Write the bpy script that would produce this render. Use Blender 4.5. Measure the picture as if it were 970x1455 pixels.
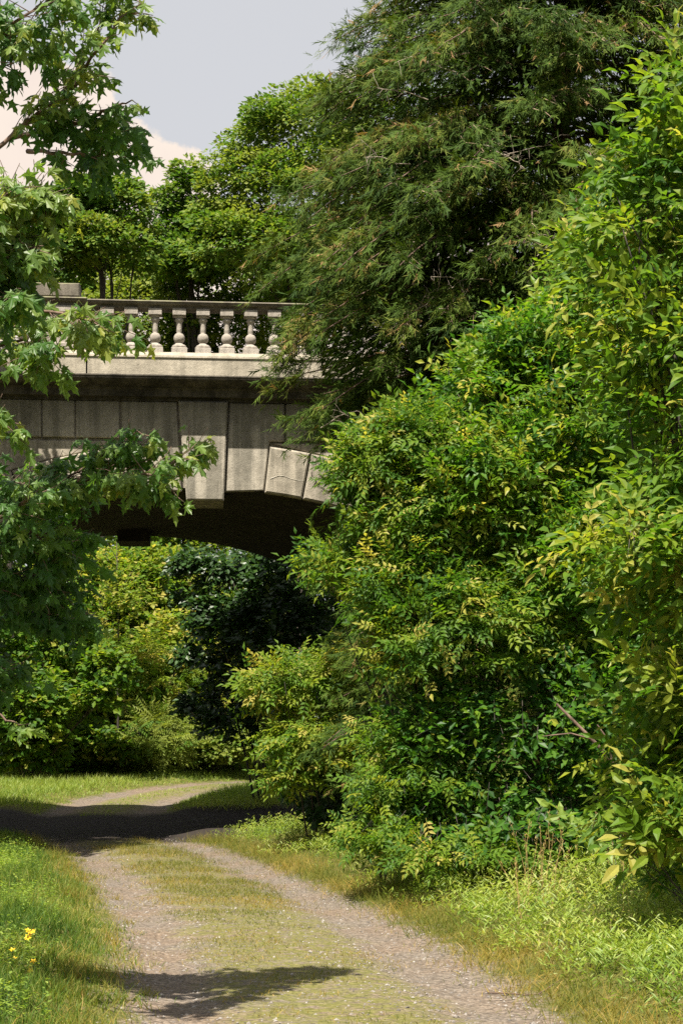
import bpy, math
import numpy as np
from mathutils import Vector

sc = bpy.context.scene
for o in list(bpy.data.objects):
    bpy.data.objects.remove(o)
COL = sc.collection
R = math.radians
rng = np.random.default_rng(7)

# ------------------------------------------------------------------ camera
cam_d = bpy.data.cameras.new('camera')
cam = bpy.data.objects.new('camera', cam_d)
COL.objects.link(cam)
cam.location = (0, 0, 1.6)
cam.rotation_euler = (R(90), 0, 0)
cam_d.sensor_fit = 'VERTICAL'
cam_d.sensor_height = 36.0
cam_d.sensor_width = 24.0
F = 2400.0                      # focal length in photograph pixels (1455 high)
cam_d.lens = 36.0 * F / 1455.0
cam_d.shift_y = (1070 - 727.5) / 1455.0
cam_d.clip_start = 0.1
cam_d.clip_end = 3000
sc.camera = cam

# ------------------------------------------------------------------ light
SUN_EL, SUN_AZ = R(62.0), R(202)          # azimuth clockwise from +Y: behind the camera, to the left
S = Vector((math.sin(SUN_AZ) * math.cos(SUN_EL), math.cos(SUN_AZ) * math.cos(SUN_EL), math.sin(SUN_EL)))
sun_d = bpy.data.lights.new('sun', 'SUN')
sun_d.energy = 5.0
sun_d.angle = R(0.5)
sun_d.color = (1.0, 0.93, 0.80)
sun = bpy.data.objects.new('sun', sun_d)
COL.objects.link(sun)
sun.location = (-10, -20, 40)
sun.rotation_euler = S.to_track_quat('Z', 'Y').to_euler()

w = bpy.data.worlds.new('World')
sc.world = w
w.use_nodes = True
nt = w.node_tree
nt.nodes.clear()
N = nt.nodes.new
L = nt.links.new
out = N('ShaderNodeOutputWorld')
bg = N('ShaderNodeBackground')
bg.inputs['Strength'].default_value = 0.066
sky = N('ShaderNodeTexSky')
sky.sky_type = 'NISHITA'
sky.sun_disc = False
sky.sun_elevation = SUN_EL
sky.sun_rotation = SUN_AZ
sky.dust_density = 3.0
sky.air_density = 1.0
hs = N('ShaderNodeHueSaturation')
hs.inputs['Saturation'].default_value = 0.22
hs.inputs['Value'].default_value = 1.0
L(sky.outputs[0], hs.inputs['Color'])
# hazy summer veil
veil = N('ShaderNodeMix'); veil.data_type = 'RGBA'
veil.inputs[0].default_value = 0.86
veil.inputs[7].default_value = (4.15, 4.23, 4.45, 1)
L(hs.outputs[0], veil.inputs[6])
# cumulus: soft spheres in direction space + scattered noise clouds
tc = N('ShaderNodeTexCoord')
nrm = N('ShaderNodeVectorMath'); nrm.operation = 'NORMALIZE'
L(tc.outputs['Generated'], nrm.inputs[0])
nz = N('ShaderNodeTexNoise'); nz.inputs['Scale'].default_value = 34; nz.inputs['Detail'].default_value = 7
nz.inputs['Roughness'].default_value = 0.62
L(nrm.outputs[0], nz.inputs['Vector'])
def cdir(px, py):
    v = Vector(((px - 485) / F, 1.0, (1070 - py) / F)); v.normalize(); return v
blobs = [(20, 165, 70), (110, 185, 78), (60, 290, 150), (160, 245, 80), (205, 268, 78), (245, 288, 72), (215, 380, 120),
         (330, 480, 170), (120, 430, 180), (-70, 130, 90), (-160, 260, 190), (505, 118, 22), (560, 480, 200)]
prev = None
for bx_, by_, br_ in blobs:
    dn = N('ShaderNodeVectorMath'); dn.operation = 'DISTANCE'
    L(nrm.outputs[0], dn.inputs[0]); dn.inputs[1].default_value = cdir(bx_, by_)
    sb = N('ShaderNodeMath'); sb.operation = 'SUBTRACT'
    L(dn.outputs['Value'], sb.inputs[0])
    sb.inputs[1].default_value = br_ / F * 0.93
    if prev is None:
        prev = sb
    else:
        mn = N('ShaderNodeMath'); mn.operation = 'MINIMUM'
        L(prev.outputs[0], mn.inputs[0]); L(sb.outputs[0], mn.inputs[1]); prev = mn
na = N('ShaderNodeMath'); na.operation = 'MULTIPLY_ADD'
L(nz.outputs[0], na.inputs[0]); na.inputs[1].default_value = -0.035; na.inputs[2].default_value = 0.0175
ad = N('ShaderNodeMath'); ad.operation = 'ADD'
L(prev.outputs[0], ad.inputs[0]); L(na.outputs[0], ad.inputs[1])
mr = N('ShaderNodeMapRange'); mr.interpolation_type = 'SMOOTHSTEP'
mr.inputs[1].default_value = 0.0022; mr.inputs[2].default_value = -0.0022
L(ad.outputs[0], mr.inputs[0])
nb = N('ShaderNodeTexNoise'); nb.inputs['Scale'].default_value = 3.1; nb.inputs['Detail'].default_value = 8
nb.inputs['Roughness'].default_value = 0.55
L(nrm.outputs[0], nb.inputs['Vector'])
mr2 = N('ShaderNodeMapRange'); mr2.interpolation_type = 'SMOOTHSTEP'
mr2.inputs[1].default_value = 0.64; mr2.inputs[2].default_value = 0.69
L(nb.outputs[0], mr2.inputs[0])
mx = N('ShaderNodeMath'); mx.operation = 'MAXIMUM'
L(mr.outputs[0], mx.inputs[0]); L(mr2.outputs[0], mx.inputs[1])
shade = N('ShaderNodeTexNoise'); shade.inputs['Scale'].default_value = 11; shade.inputs['Detail'].default_value = 5
L(nrm.outputs[0], shade.inputs['Vector'])
cr = N('ShaderNodeValToRGB')
cr.color_ramp.elements[0].position = 0.35; cr.color_ramp.elements[0].color = (0.90, 0.765, 0.69, 1)
cr.color_ramp.elements[1].position = 0.62; cr.color_ramp.elements[1].color = (0.985, 0.86, 0.745, 1)
L(shade.outputs[0], cr.inputs[0])
cs = N('ShaderNodeVectorMath'); cs.operation = 'SCALE'; cs.inputs['Scale'].default_value = 0.415 / 0.066
L(cr.outputs[0], cs.inputs[0])
mix = N('ShaderNodeMix'); mix.data_type = 'RGBA'
L(mx.outputs[0], mix.inputs[0]); L(veil.outputs[2], mix.inputs[6]); L(cs.outputs[0], mix.inputs[7])
L(mix.outputs[2], bg.inputs['Color'])
L(bg.outputs[0], out.inputs[0])

sc.view_settings.view_transform = 'Standard'
sc.view_settings.look = 'None'
sc.view_settings.exposure = 1.32
sc.view_settings.gamma = 1.0
sc.render.engine = 'CYCLES'
sc.cycles.max_bounces = 6
sc.cycles.diffuse_bounces = 3
sc.cycles.transmission_bounces = 4
sc.cycles.use_denoising = False

# ------------------------------------------------------------------ naming
def tag(o, label=None, cat=None, group=None, kind=None):
    if label: o['label'] = label
    if cat: o['category'] = cat
    if group: o['group'] = group
    if kind: o['kind'] = kind
    return o

def empty(name, loc, label, cat, group=None):
    o = bpy.data.objects.new(name, None)
    o.empty_display_size = 0.2
    o.location = loc
    COL.objects.link(o)
    return tag(o, label, cat, group)

def link(o, parent=None):
    COL.objects.link(o)
    if parent is not None:
        o.parent = parent
        o.matrix_parent_inverse = parent_inv(parent)
    return o

def parent_inv(p):
    from mathutils import Matrix
    m = Matrix.Translation(p.location) if p.parent is None else Matrix.Identity(4)
    return m.inverted()

# ------------------------------------------------------------------ materials
def new_mat(name):
    m = bpy.data.materials.new(name)
    m.use_nodes = True
    m.node_tree.nodes.clear()
    return m, m.node_tree

def ramp(nt, stops, src=None):
    r = nt.nodes.new('ShaderNodeValToRGB')
    els = r.color_ramp.elements
    while len(els) < len(stops): els.new(0.5)
    for e, (p, c) in zip(els, stops):
        e.position = p; e.color = (*c, 1)
    if src is not None: nt.links.new(src, r.inputs[0])
    return r

def leaf_mat(name, stops, back=1.25, trans=0.38, rough=0.42, spec=0.5, tint=(1.25, 1.25, 0.55)):
    m, nt = new_mat(name)
    N, L = nt.nodes.new, nt.links.new
    out = N('ShaderNodeOutputMaterial')
    at = N('ShaderNodeAttribute'); at.attribute_name = 'var'
    rp = ramp(nt, stops, at.outputs['Fac'])
    geo = N('ShaderNodeNewGeometry')
    pn = N('ShaderNodeTexNoise'); pn.inputs['Scale'].default_value = 26; pn.inputs['Detail'].default_value = 2
    tco = N('ShaderNodeTexCoord'); L(tco.outputs['Object'], pn.inputs['Vector'])
    v1 = N('ShaderNodeMapRange'); v1.inputs[3].default_value = 0.75; v1.inputs[4].default_value = 1.25
    L(pn.outputs[0], v1.inputs[0])
    ml = N('ShaderNodeVectorMath'); ml.operation = 'SCALE'
    L(rp.outputs[0], ml.inputs[0]); L(v1.outputs[0], ml.inputs['Scale'])
    pb = N('ShaderNodeBsdfPrincipled')
    L(ml.outputs[0], pb.inputs['Base Color'])
    pb.inputs['Roughness'].default_value = rough
    pb.inputs['Specular IOR Level'].default_value = spec * .6
    tr = N('ShaderNodeBsdfTranslucent')
    tm = N('ShaderNodeVectorMath'); tm.operation = 'MULTIPLY'
    L(ml.outputs[0], tm.inputs[0]); tm.inputs[1].default_value = tuple(2.0 * t for t in tint)
    L(tm.outputs[0], tr.inputs[0])
    ms = N('ShaderNodeMixShader'); ms.inputs[0].default_value = trans
    L(pb.outputs[0], ms.inputs[1]); L(tr.outputs[0], ms.inputs[2])
    L(ms.outputs[0], out.inputs[0])
    return m

def bark_mat(name, c1, c2, scale=6):
    m, nt = new_mat(name)
    N, L = nt.nodes.new, nt.links.new
    out = N('ShaderNodeOutputMaterial'); pb = N('ShaderNodeBsdfPrincipled')
    tco = N('ShaderNodeTexCoord'); mp = N('ShaderNodeMapping'); mp.inputs['Scale'].default_value = (scale * 3, scale * 3, scale * .6)
    L(tco.outputs['Object'], mp.inputs[0])
    n = N('ShaderNodeTexNoise'); n.inputs['Scale'].default_value = 1; n.inputs['Detail'].default_value = 6
    L(mp.outputs[0], n.inputs['Vector'])
    rp = ramp(nt, [(0.35, c1), (0.65, c2)], n.outputs[0])
    L(rp.outputs[0], pb.inputs['Base Color']); pb.inputs['Roughness'].default_value = 0.9
    b = N('ShaderNodeBump'); b.inputs['Strength'].default_value = 0.8; b.inputs['Distance'].default_value = 0.02
    L(n.outputs[0], b.inputs['Height']); L(b.outputs[0], pb.inputs['Normal'])
    L(pb.outputs[0], out.inputs[0])
    return m

def stone_mat(name, base_a, base_b, streak=0.6, dark_z=None, grime=0.35, moss=0.0):
    """weathered cast stone: speckle, vertical run-off streaks, soot under the cornice"""
    m, nt = new_mat(name)
    N, L = nt.nodes.new, nt.links.new
    out = N('ShaderNodeOutputMaterial'); pb = N('ShaderNodeBsdfPrincipled')
    tco = N('ShaderNodeTexCoord')
    n1 = N('ShaderNodeTexNoise'); n1.inputs['Scale'].default_value = 1.7; n1.inputs['Detail'].default_value = 8; n1.inputs['Roughness'].default_value = 0.65
    L(tco.outputs['Object'], n1.inputs['Vector'])
    rp = ramp(nt, [(0.3, base_a), (0.7, base_b)], n1.outputs[0])
    # streaks
    mp = N('ShaderNodeMapping'); mp.inputs['Scale'].default_value = (7, 7, 0.35)
    L(tco.outputs['Object'], mp.inputs[0])
    n2 = N('ShaderNodeTexNoise'); n2.inputs['Scale'].default_value = 1; n2.inputs['Detail'].default_value = 6; n2.inputs['Roughness'].default_value = 0.6
    L(mp.outputs[0], n2.inputs['Vector'])
    r2 = ramp(nt, [(0.40, (0.36, 0.37, 0.36)), (0.60, (1, 1, 1))], n2.outputs[0])
    m1 = N('ShaderNodeMix'); m1.data_type = 'RGBA'; m1.blend_type = 'MULTIPLY'; m1.inputs[0].default_value = streak
    L(rp.outputs[0], m1.inputs[6]); L(r2.outputs[0], m1.inputs[7])
    # fine speckle
    n3 = N('ShaderNodeTexNoise'); n3.inputs['Scale'].default_value = 60; n3.inputs['Detail'].default_value = 3
    L(tco.outputs['Object'], n3.inputs['Vector'])
    r3 = ramp(nt, [(0.3, (0.72, 0.72, 0.72)), (0.65, (1.1, 1.1, 1.1))], n3.outputs[0])
    m2 = N('ShaderNodeMix'); m2.data_type = 'RGBA'; m2.blend_type = 'MULTIPLY'; m2.inputs[0].default_value = 0.8
    L(m1.outputs[2], m2.inputs[6]); L(r3.outputs[0], m2.inputs[7])
    # patchy grime
    n4 = N('ShaderNodeTexNoise'); n4.inputs['Scale'].default_value = 4.5; n4.inputs['Detail'].default_value = 9; n4.inputs['Roughness'].default_value = 0.7
    L(tco.outputs['Object'], n4.inputs['Vector'])
    r4 = ramp(nt, [(0.38, (0.25, 0.24, 0.22)), (0.56, (1, 1, 1))], n4.outputs[0])
    m3 = N('ShaderNodeMix'); m3.data_type = 'RGBA'; m3.blend_type = 'MULTIPLY'; m3.inputs[0].default_value = grime
    L(m2.outputs[2], m3.inputs[6]); L(r4.outputs[0], m3.inputs[7])
    last = m3.outputs[2]
    if dark_z:     # soot/lichen band that runs down from a wet ledge at this height, tongue-shaped lower edge
        z0, z1, amt = dark_z
        sp = N('ShaderNodeSeparateXYZ'); L(tco.outputs['Object'], sp.inputs[0])
        sh = N('ShaderNodeMath'); sh.operation = 'MULTIPLY_ADD'
        L(n2.outputs[0], sh.inputs[0]); sh.inputs[1].default_value = 1.1; L(sp.outputs['Z'], sh.inputs[2])
        mr = N('ShaderNodeMapRange'); mr.interpolation_type = 'SMOOTHSTEP'
        mr.inputs[1].default_value = z0 + .55; mr.inputs[2].default_value = z1 + .55
        L(sh.outputs[0], mr.inputs[0])
        mm = N('ShaderNodeMath'); mm.operation = 'MULTIPLY'; L(mr.outputs[0], mm.inputs[0]); mm.inputs[1].default_value = amt
        m4 = N('ShaderNodeMix'); m4.data_type = 'RGBA'
        L(mm.outputs[0], m4.inputs[0]); L(last, m4.inputs[6]); m4.inputs[7].default_value = (0.035, 0.035, 0.03, 1)
        last = m4.outputs[2]
    if moss:       # lichen on upward faces
        geo = N('ShaderNodeNewGeometry'); sp2 = N('ShaderNodeSeparateXYZ'); L(geo.outputs['Normal'], sp2.inputs[0])
        mm = N('ShaderNodeMath'); mm.operation = 'MULTIPLY'; L(sp2.outputs['Z'], mm.inputs[0])
        r5 = ramp(nt, [(0.45, (0, 0, 0)), (0.62, (1, 1, 1))], n4.outputs[0]); L(r5.outputs[0], mm.inputs[1])
        mc = N('ShaderNodeClamp'); L(mm.outputs[0], mc.inputs[0])
        mk = N('ShaderNodeMath'); mk.operation = 'MULTIPLY'; mk.inputs[1].default_value = moss; L(mc.outputs[0], mk.inputs[0])
        m5 = N('ShaderNodeMix'); m5.data_type = 'RGBA'
        L(mk.outputs[0], m5.inputs[0]); L(last, m5.inputs[6]); m5.inputs[7].default_value = (0.16, 0.17, 0.06, 1)
        last = m5.outputs[2]
    L(last, pb.inputs['Base Color']); pb.inputs['Roughness'].default_value = 0.92
    pb.inputs['Specular IOR Level'].default_value = 0.25
    b = N('ShaderNodeBump'); b.inputs['Strength'].default_value = 0.5; b.inputs['Distance'].default_value = 0.012
    L(n3.outputs[0], b.inputs['Height'])
    b2 = N('ShaderNodeBump'); b2.inputs['Strength'].default_value = 0.5; b2.inputs['Distance'].default_value = 0.03
    L(n4.outputs[0], b2.inputs['Height']); L(b.outputs[0], b2.inputs['Normal'])
    L(b2.outputs[0], pb.inputs['Normal'])
    L(pb.outputs[0], out.inputs[0])
    return m

GREEN_MAPLE = [(0.0, (0.020, 0.062, 0.016)), (0.45, (0.055, 0.125, 0.022)), (0.8, (0.140, 0.195, 0.040)), (1.0, (0.27, 0.27, 0.045))]
GREEN_ASH = [(0.0, (0.018, 0.062, 0.010)), (0.35, (0.050, 0.130, 0.010)), (0.7, (0.120, 0.190, 0.014)), (1.0, (0.30, 0.28, 0.04))]
GREEN_YEL = [(0.0, (0.032, 0.085, 0.010)), (0.4, (0.080, 0.150, 0.012)), (0.75, (0.165, 0.205, 0.020)), (1.0, (0.32, 0.28, 0.07))]
GREEN_FAR = [(0.0, (0.026, 0.058, 0.012)), (0.5, (0.062, 0.128, 0.014)), (1.0, (0.165, 0.195, 0.035))]
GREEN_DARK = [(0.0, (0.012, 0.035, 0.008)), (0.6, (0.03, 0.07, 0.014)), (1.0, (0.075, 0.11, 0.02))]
M = {}
M['maple'] = leaf_mat('maple_leaf', GREEN_MAPLE, trans=0.40, rough=0.44, spec=0.6)
M['ash'] = leaf_mat('ash_leaf', GREEN_ASH, trans=0.38, rough=0.45, spec=0.35)
M['yellow'] = leaf_mat('young_leaf', GREEN_YEL, trans=0.38, rough=0.5, spec=0.3)
M['far'] = leaf_mat('far_leaf', GREEN_FAR, trans=0.28, rough=0.6, spec=0.3)
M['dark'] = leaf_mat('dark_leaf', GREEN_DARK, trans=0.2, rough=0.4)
M['gold'] = leaf_mat('golden_needle', [(0, (0.12, 0.17, 0.02)), (1, (0.34, 0.36, 0.04))], trans=0.3, rough=0.6)
M['cedar'] = leaf_mat('cedar_needle', [(0.0, (0.020, 0.044, 0.008)), (0.4, (0.050, 0.088, 0.010)), (0.68, (0.095, 0.118, 0.018)), (0.86, (0.17, 0.115, 0.038)), (1.0, (0.27, 0.17, 0.08))], trans=0.15, rough=0.7, spec=0.2)
M['grass'] = leaf_mat('grass_blade', [(0.0, (0.028, 0.070, 0.012)), (0.45, (0.075, 0.130, 0.018)), (0.75, (0.17, 0.195, 0.035)), (1.0, (0.36, 0.30, 0.11))], trans=0.35, rough=0.55, spec=0.3)
M['stilt'] = leaf_mat('stilt_grass_blade', [(0.0, (0.06, 0.12, 0.018)), (0.5, (0.17, 0.235, 0.040)), (0.85, (0.28, 0.32, 0.08)), (1.0, (0.34, 0.30, 0.12))], trans=0.32, rough=0.45, spec=0.4)
M['dry'] = leaf_mat('dry_grass_blade', [(0.0, (0.085, 0.11, 0.018)), (0.45, (0.20, 0.17, 0.035)), (0.75, (0.30, 0.20, 0.05)), (1.0, (0.42, 0.31, 0.15))], trans=0.25, rough=0.7, spec=0.2)
M['petal'] = leaf_mat('flower_petal', [(0.0, (0.65, 0.38, 0.01)), (1.0, (0.85, 0.62, 0.03))], trans=0.3, rough=0.5, tint=(1, .9, .3))
M['bark'] = bark_mat('grey_bark', (0.05, 0.04, 0.032), (0.15, 0.125, 0.10))
M['bark_dark'] = bark_mat('dark_bark', (0.02, 0.016, 0.013), (0.07, 0.055, 0.045))
M['bark_red'] = bark_mat('red_brown_bark', (0.06, 0.035, 0.025), (0.17, 0.11, 0.08))
M['dead'] = bark_mat('bleached_twig', (0.16, 0.13, 0.10), (0.36, 0.30, 0.24))
M['shoot'] = bark_mat('tan_shoot', (0.16, 0.11, 0.07), (0.34, 0.25, 0.17))
M['stone'] = stone_mat('weathered_stone', (0.32, 0.285, 0.23), (0.46, 0.41, 0.335), streak=0.55, grime=0.3)
M['frieze'] = stone_mat('streaked_stone', (0.33, 0.30, 0.25), (0.46, 0.415, 0.345), streak=0.7, dark_z=(7.15, 8.2, 0.62), grime=0.3)
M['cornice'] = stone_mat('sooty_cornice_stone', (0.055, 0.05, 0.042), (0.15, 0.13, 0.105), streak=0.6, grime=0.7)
M['plinth'] = stone_mat('pale_plinth_stone', (0.33, 0.295, 0.235), (0.46, 0.41, 0.335), streak=0.35, grime=0.25, moss=0.15)
M['coping'] = stone_mat('lichened_coping_stone', (0.12, 0.105, 0.085), (0.24, 0.21, 0.17), streak=0.4, grime=0.5, moss=0.7)
M['baluster'] = stone_mat('baluster_stone', (0.33, 0.295, 0.255), (0.46, 0.41, 0.36), streak=0.3, grime=0.3)
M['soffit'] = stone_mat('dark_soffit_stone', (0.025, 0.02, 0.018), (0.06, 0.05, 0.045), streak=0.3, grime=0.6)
M['crack'] = bark_mat('lime_run', (0.5, 0.46, 0.4), (0.7, 0.66, 0.58))

# ------------------------------------------------------------------ fast geometry
class Geo:
    """collects triangles; build() makes ONE mesh object"""
    def __init__(s):
        s.V, s.T, s.A, s.MI, s.n = [], [], [], [], 0
    def add(s, v, t, var=0.5, mi=0):
        v = np.asarray(v, np.float32).reshape(-1, 3); t = np.asarray(t, np.int32).reshape(-1, 3)
        s.V.append(v); s.T.append(t + s.n)
        s.A.append(np.broadcast_to(np.asarray(var, np.float32), (len(v),)).copy())
        s.MI.append(np.full(len(t), mi, np.int32)); s.n += len(v)
    def inst(s, tpl, P, D, Nn, size, var, mi=0):
        """template placed at P with its +Y along D and +Z near Nn"""
        tv, tt = tpl
        P = np.asarray(P, float); n = len(P)
        if n == 0: return
        D = unit(D); X = unit(np.cross(D, Nn)); Z = np.cross(X, D)
        size = np.broadcast_to(np.asarray(size, float).reshape(-1, 1) if np.ndim(size) < 2 else size, (n, 3)) if np.ndim(size) else np.full((n, 3), size)
        V = (P[:, None, :] + X[:, None, :] * (tv[None, :, 0, None] * size[:, None, 0:1])
             + D[:, None, :] * (tv[None, :, 1, None] * size[:, None, 1:2]) + Z[:, None, :] * (tv[None, :, 2, None] * size[:, None, 2:3]))
        T = tt[None] + (np.arange(n) * len(tv))[:, None, None]
        var = np.broadcast_to(np.asarray(var, float), (n,))
        s.add(V.reshape(-1, 3), T.reshape(-1, 3), np.repeat(var, len(tv)), mi)
    def tube(s, pts, r0, r1=None, sides=5, mi=0, var=0.5):
        pts = np.asarray(pts, float); m = len(pts)
        r = np.linspace(r0, r0 if r1 is None else r1, m) if np.ndim(r0) == 0 else np.asarray(r0)
        d = np.gradient(pts, axis=0); d = unit(d)
        up = np.array([0, 0, 1.0]) if abs(d[:, 2]).mean() < 0.9 else np.array([1.0, 0, 0])
        a = unit(np.cross(d, up)); b = np.cross(d, a)
        th = np.linspace(0, 2 * np.pi, sides, endpoint=False)
        ring = pts[:, None] + r[:, None, None] * (a[:, None] * np.cos(th)[None, :, None] + b[:, None] * np.sin(th)[None, :, None])
        T = []
        for i in range(m - 1):
            for j in range(sides):
                p, q = i * sides + j, i * sides + (j + 1) % sides
                T += [(p, q, q + sides), (p, q + sides, p + sides)]
        for j in range(1, sides - 1): T.append(((m - 1) * sides, (m - 1) * sides + j, (m - 1) * sides + j + 1))
        s.add(ring.reshape(-1, 3), T, var, mi)
    def mesh(s, name, mats, smooth=False):
        me = bpy.data.meshes.new(name)
        V = np.concatenate(s.V); T = np.concatenate(s.T); A = np.concatenate(s.A); MI = np.concatenate(s.MI)
        me.vertices.add(len(V)); me.vertices.foreach_set('co', V.ravel())
        me.loops.add(T.size); me.loops.foreach_set('vertex_index', T.ravel())
        me.polygons.add(len(T)); me.polygons.foreach_set('loop_start', np.arange(len(T), dtype=np.int32) * 3)
        me.polygons.foreach_set('material_index', MI)
        at = me.attributes.new('var', 'FLOAT', 'POINT'); at.data.foreach_set('value', A)
        me.update(calc_edges=True)
        if not smooth: me.shade_flat()
        for m in (mats if isinstance(mats, (list, tuple)) else [mats]): me.materials.append(m)
        return me
    def build(s, name, mats, parent=None, kind=None, smooth=False):
        o = bpy.data.objects.new(name, s.mesh(name, mats, smooth))
        link(o, parent)
        if kind: o['kind'] = kind
        return o

def unit(a):
    a = np.asarray(a, float)
    return a / np.maximum(np.linalg.norm(a, axis=-1, keepdims=True), 1e-9)

def tpl(v, t): return np.array(v, float), np.array(t, int)
# leaf templates: base at the origin, tip at +Y, blade normal +Z
OVAL = tpl([(0, 0, 0), (-.26, .42, .05), (.26, .42, .05), (0, 1, -.10), (0, .45, -.04)], [(0, 4, 1), (4, 3, 1), (0, 2, 4), (4, 2, 3)])
BIT = tpl([(0, 0, 0), (-.33, .5, .06), (.33, .45, .06), (0, 1, -.08)], [(0, 3, 1), (0, 2, 3)])
NARROW = tpl([(0, 0, 0), (-.09, .4, .02), (.09, .4, .02), (0, 1, -.12), (0, .45, -.01)], [(0, 4, 1), (4, 3, 1), (0, 2, 4), (4, 2, 3)])
def leaflet(base, ang, ln, wd, droop=-.05):
    c, s_ = math.cos(ang), math.sin(ang); out = []
    for x, y, z in [(0, 0, 0), (-.85, .30, .05), (-.9, .6, .04), (0, 1, droop * 2.2), (.9, .6, .04), (.85, .30, .05), (0, .32, -.02), (0, .65, -.03)]:
        X, Y = x * wd * .5, y * ln
        out.append((base[0] + X * c + Y * s_, base[1] + Y * c - X * s_, base[2] + z * ln + (droop * y * ln)))
    return out
LT = [(0, 6, 1), (1, 6, 2), (6, 7, 2), (2, 7, 3), (0, 5, 6), (5, 4, 6), (6, 4, 7), (4, 3, 7)]
LT4 = [(0, 2, 1), (0, 3, 2), (0, 5, 3), (0, 4, 5)]
LTS = [(0, 4, 1), (4, 3, 1), (0, 2, 4), (4, 3, 2)]
def slim(base, ang, ln, wd, droop=-.05):
    c, s_ = math.cos(ang), math.sin(ang); out = []
    for x, y, z in [(0, 0, 0), (-1, .42, .05), (1, .42, .05), (0, 1, droop * 2.2), (0, .45, -.03)]:
        X, Y = x * wd * .5, y * ln
        out.append((base[0] + X * c + Y * s_, base[1] + Y * c - X * s_, base[2] + z * ln + (droop * y * ln)))
    return out
def slim_compound(pairs=3, ln=.42, wd=.17, ang=1.0, arch=.12, two=False):
    V, T = [], []
    def rz(y): return -arch * y * y
    tt = [(0, 3, 1), (0, 2, 3)] if two else [(0, 4, 1), (4, 3, 1), (0, 2, 4), (4, 2, 3)]
    items = [(.28 + .6 * k / max(1, pairs - .4), sg * (ang - .1 * k), ln * (.8 + .12 * k), wd) for k in range(pairs) for sg in (-1, 1)] + [(1, 0, ln * 1.12, wd * 1.1)]
    for y, a, l_, w_ in items:
        n = len(V); v = slim((0, y, rz(y)), a, l_, w_ * 1.05, -.10); V += v[:4] if two else v; T += [tuple(i + n for i in t) for t in tt]
    n = len(V); V += [(-.008, 0, 0), (.008, 0, 0), (0, 1, rz(1))]; T.append((n, n + 1, n + 2))
    return tpl(V, T)
def compound(pairs=3, ln=.42, wd=.17, ang=1.0, arch=.12):
    V, T = [], []
    def rz(y): return -arch * y * y
    for k in range(pairs):
        y = .28 + .6 * k / max(1, pairs - .4)
        for sg in (-1, 1):
            n = len(V); V += leaflet((0, y, rz(y)), sg * (ang - .1 * k), ln * (.8 + .12 * k), wd, -.10); T += [tuple(i + n for i in t) for t in LT]
    n = len(V); V += leaflet((0, 1, rz(1)), 0, ln * 1.12, wd * 1.1, -.12); T += [tuple(i + n for i in t) for t in LT]
    n = len(V); V += [(-.008, 0, 0), (.008, 0, 0), (0, 1, rz(1))]; T.append((n, n + 1, n + 2))
    return tpl(V, T)
ASH = compound(2, .50, .20, 1.0)
ASH2 = compound(3, .36, .15, 1.1)
FERN = slim_compound(5, .25, .10, 1.35, .2, two=True)
ASH_S = slim_compound(2, .50, .20, 1.0)
ASH2_S = slim_compound(3, .36, .15, 1.1)
SLIM = {}
FINE = {}
def maple():
    right = [(.10, -.04), (.34, -.06), (.20, .12), (.28, .26), (.60, .46), (.40, .45), (.24, .44), (.14, .50), (.19, .74), (.08, .84)]
    P = [(0, 0)] + right + [(0, 1.08)] + [(-x, y) for x, y in reversed(right)]
    V = [(0, .30, 0)] + [(x, y, -.42 * abs(x) ** 1.3 - .26 * y * y + .04 * ((i * 7) % 3 - 1)) for i, (x, y) in enumerate(P)]
    n = len(P)
    T = [(0, 1 + i, 1 + (i + 1) % n) for i in range(n)]
    m = len(V); V += [(-.012, -.5, .02), (.012, -.5, .02), (0, 0.02, 0)]; T.append((m, m + 1, m + 2))
    return tpl(V, T)
MAPLE = maple()
NEEDLE = tpl([(0, 0, 0), (-.10, .5, .03), (.10, .45, .03), (0, 1, -.08)], [(0, 3, 1), (0, 2, 3)])
def frond(k=9, seed=1):
    r = np.random.default_rng(seed); V, T = [], []
    for i in range(k):
        y0 = .62 * i / k; a = (1 if i % 2 else -1) * r.uniform(.15, .75); ln = r.uniform(.35, .55)
        dx, dy = math.sin(a), math.cos(a); z0 = r.uniform(-.06, .06)
        n = len(V); w_ = .040
        V += [(-w_ * dy, y0 + w_ * dx, 0), (w_ * dy, y0 - w_ * dx, 0), (dx * ln, y0 + dy * ln, z0 * 3 - .05)]
        T.append((n, n + 1, n + 2))
    return tpl(V, T)
FRONDS = [frond(6, i) for i in range(4)]
BLADE = tpl([(-.5, 0, 0), (.5, 0, 0), (-.34, .55, .06), (.34, .55, .06), (0, 1, .34)], [(0, 1, 3), (0, 3, 2), (2, 3, 4)])
PEB = tpl([(-.5, 0, -.1), (.5, .05, -.1), (0, -.45, -.1), (.05, .5, -.1), (0.1, 0, .35), (-.2, .1, .28)],
          [(0, 2, 5), (2, 4, 5), (2, 1, 4), (1, 3, 4), (3, 5, 4), (3, 0, 5)])

def pix(px, py, Y):
    return np.array([(px - 485) / F * Y, Y, 1.6 + (1070 - py) / F * Y])

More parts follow.
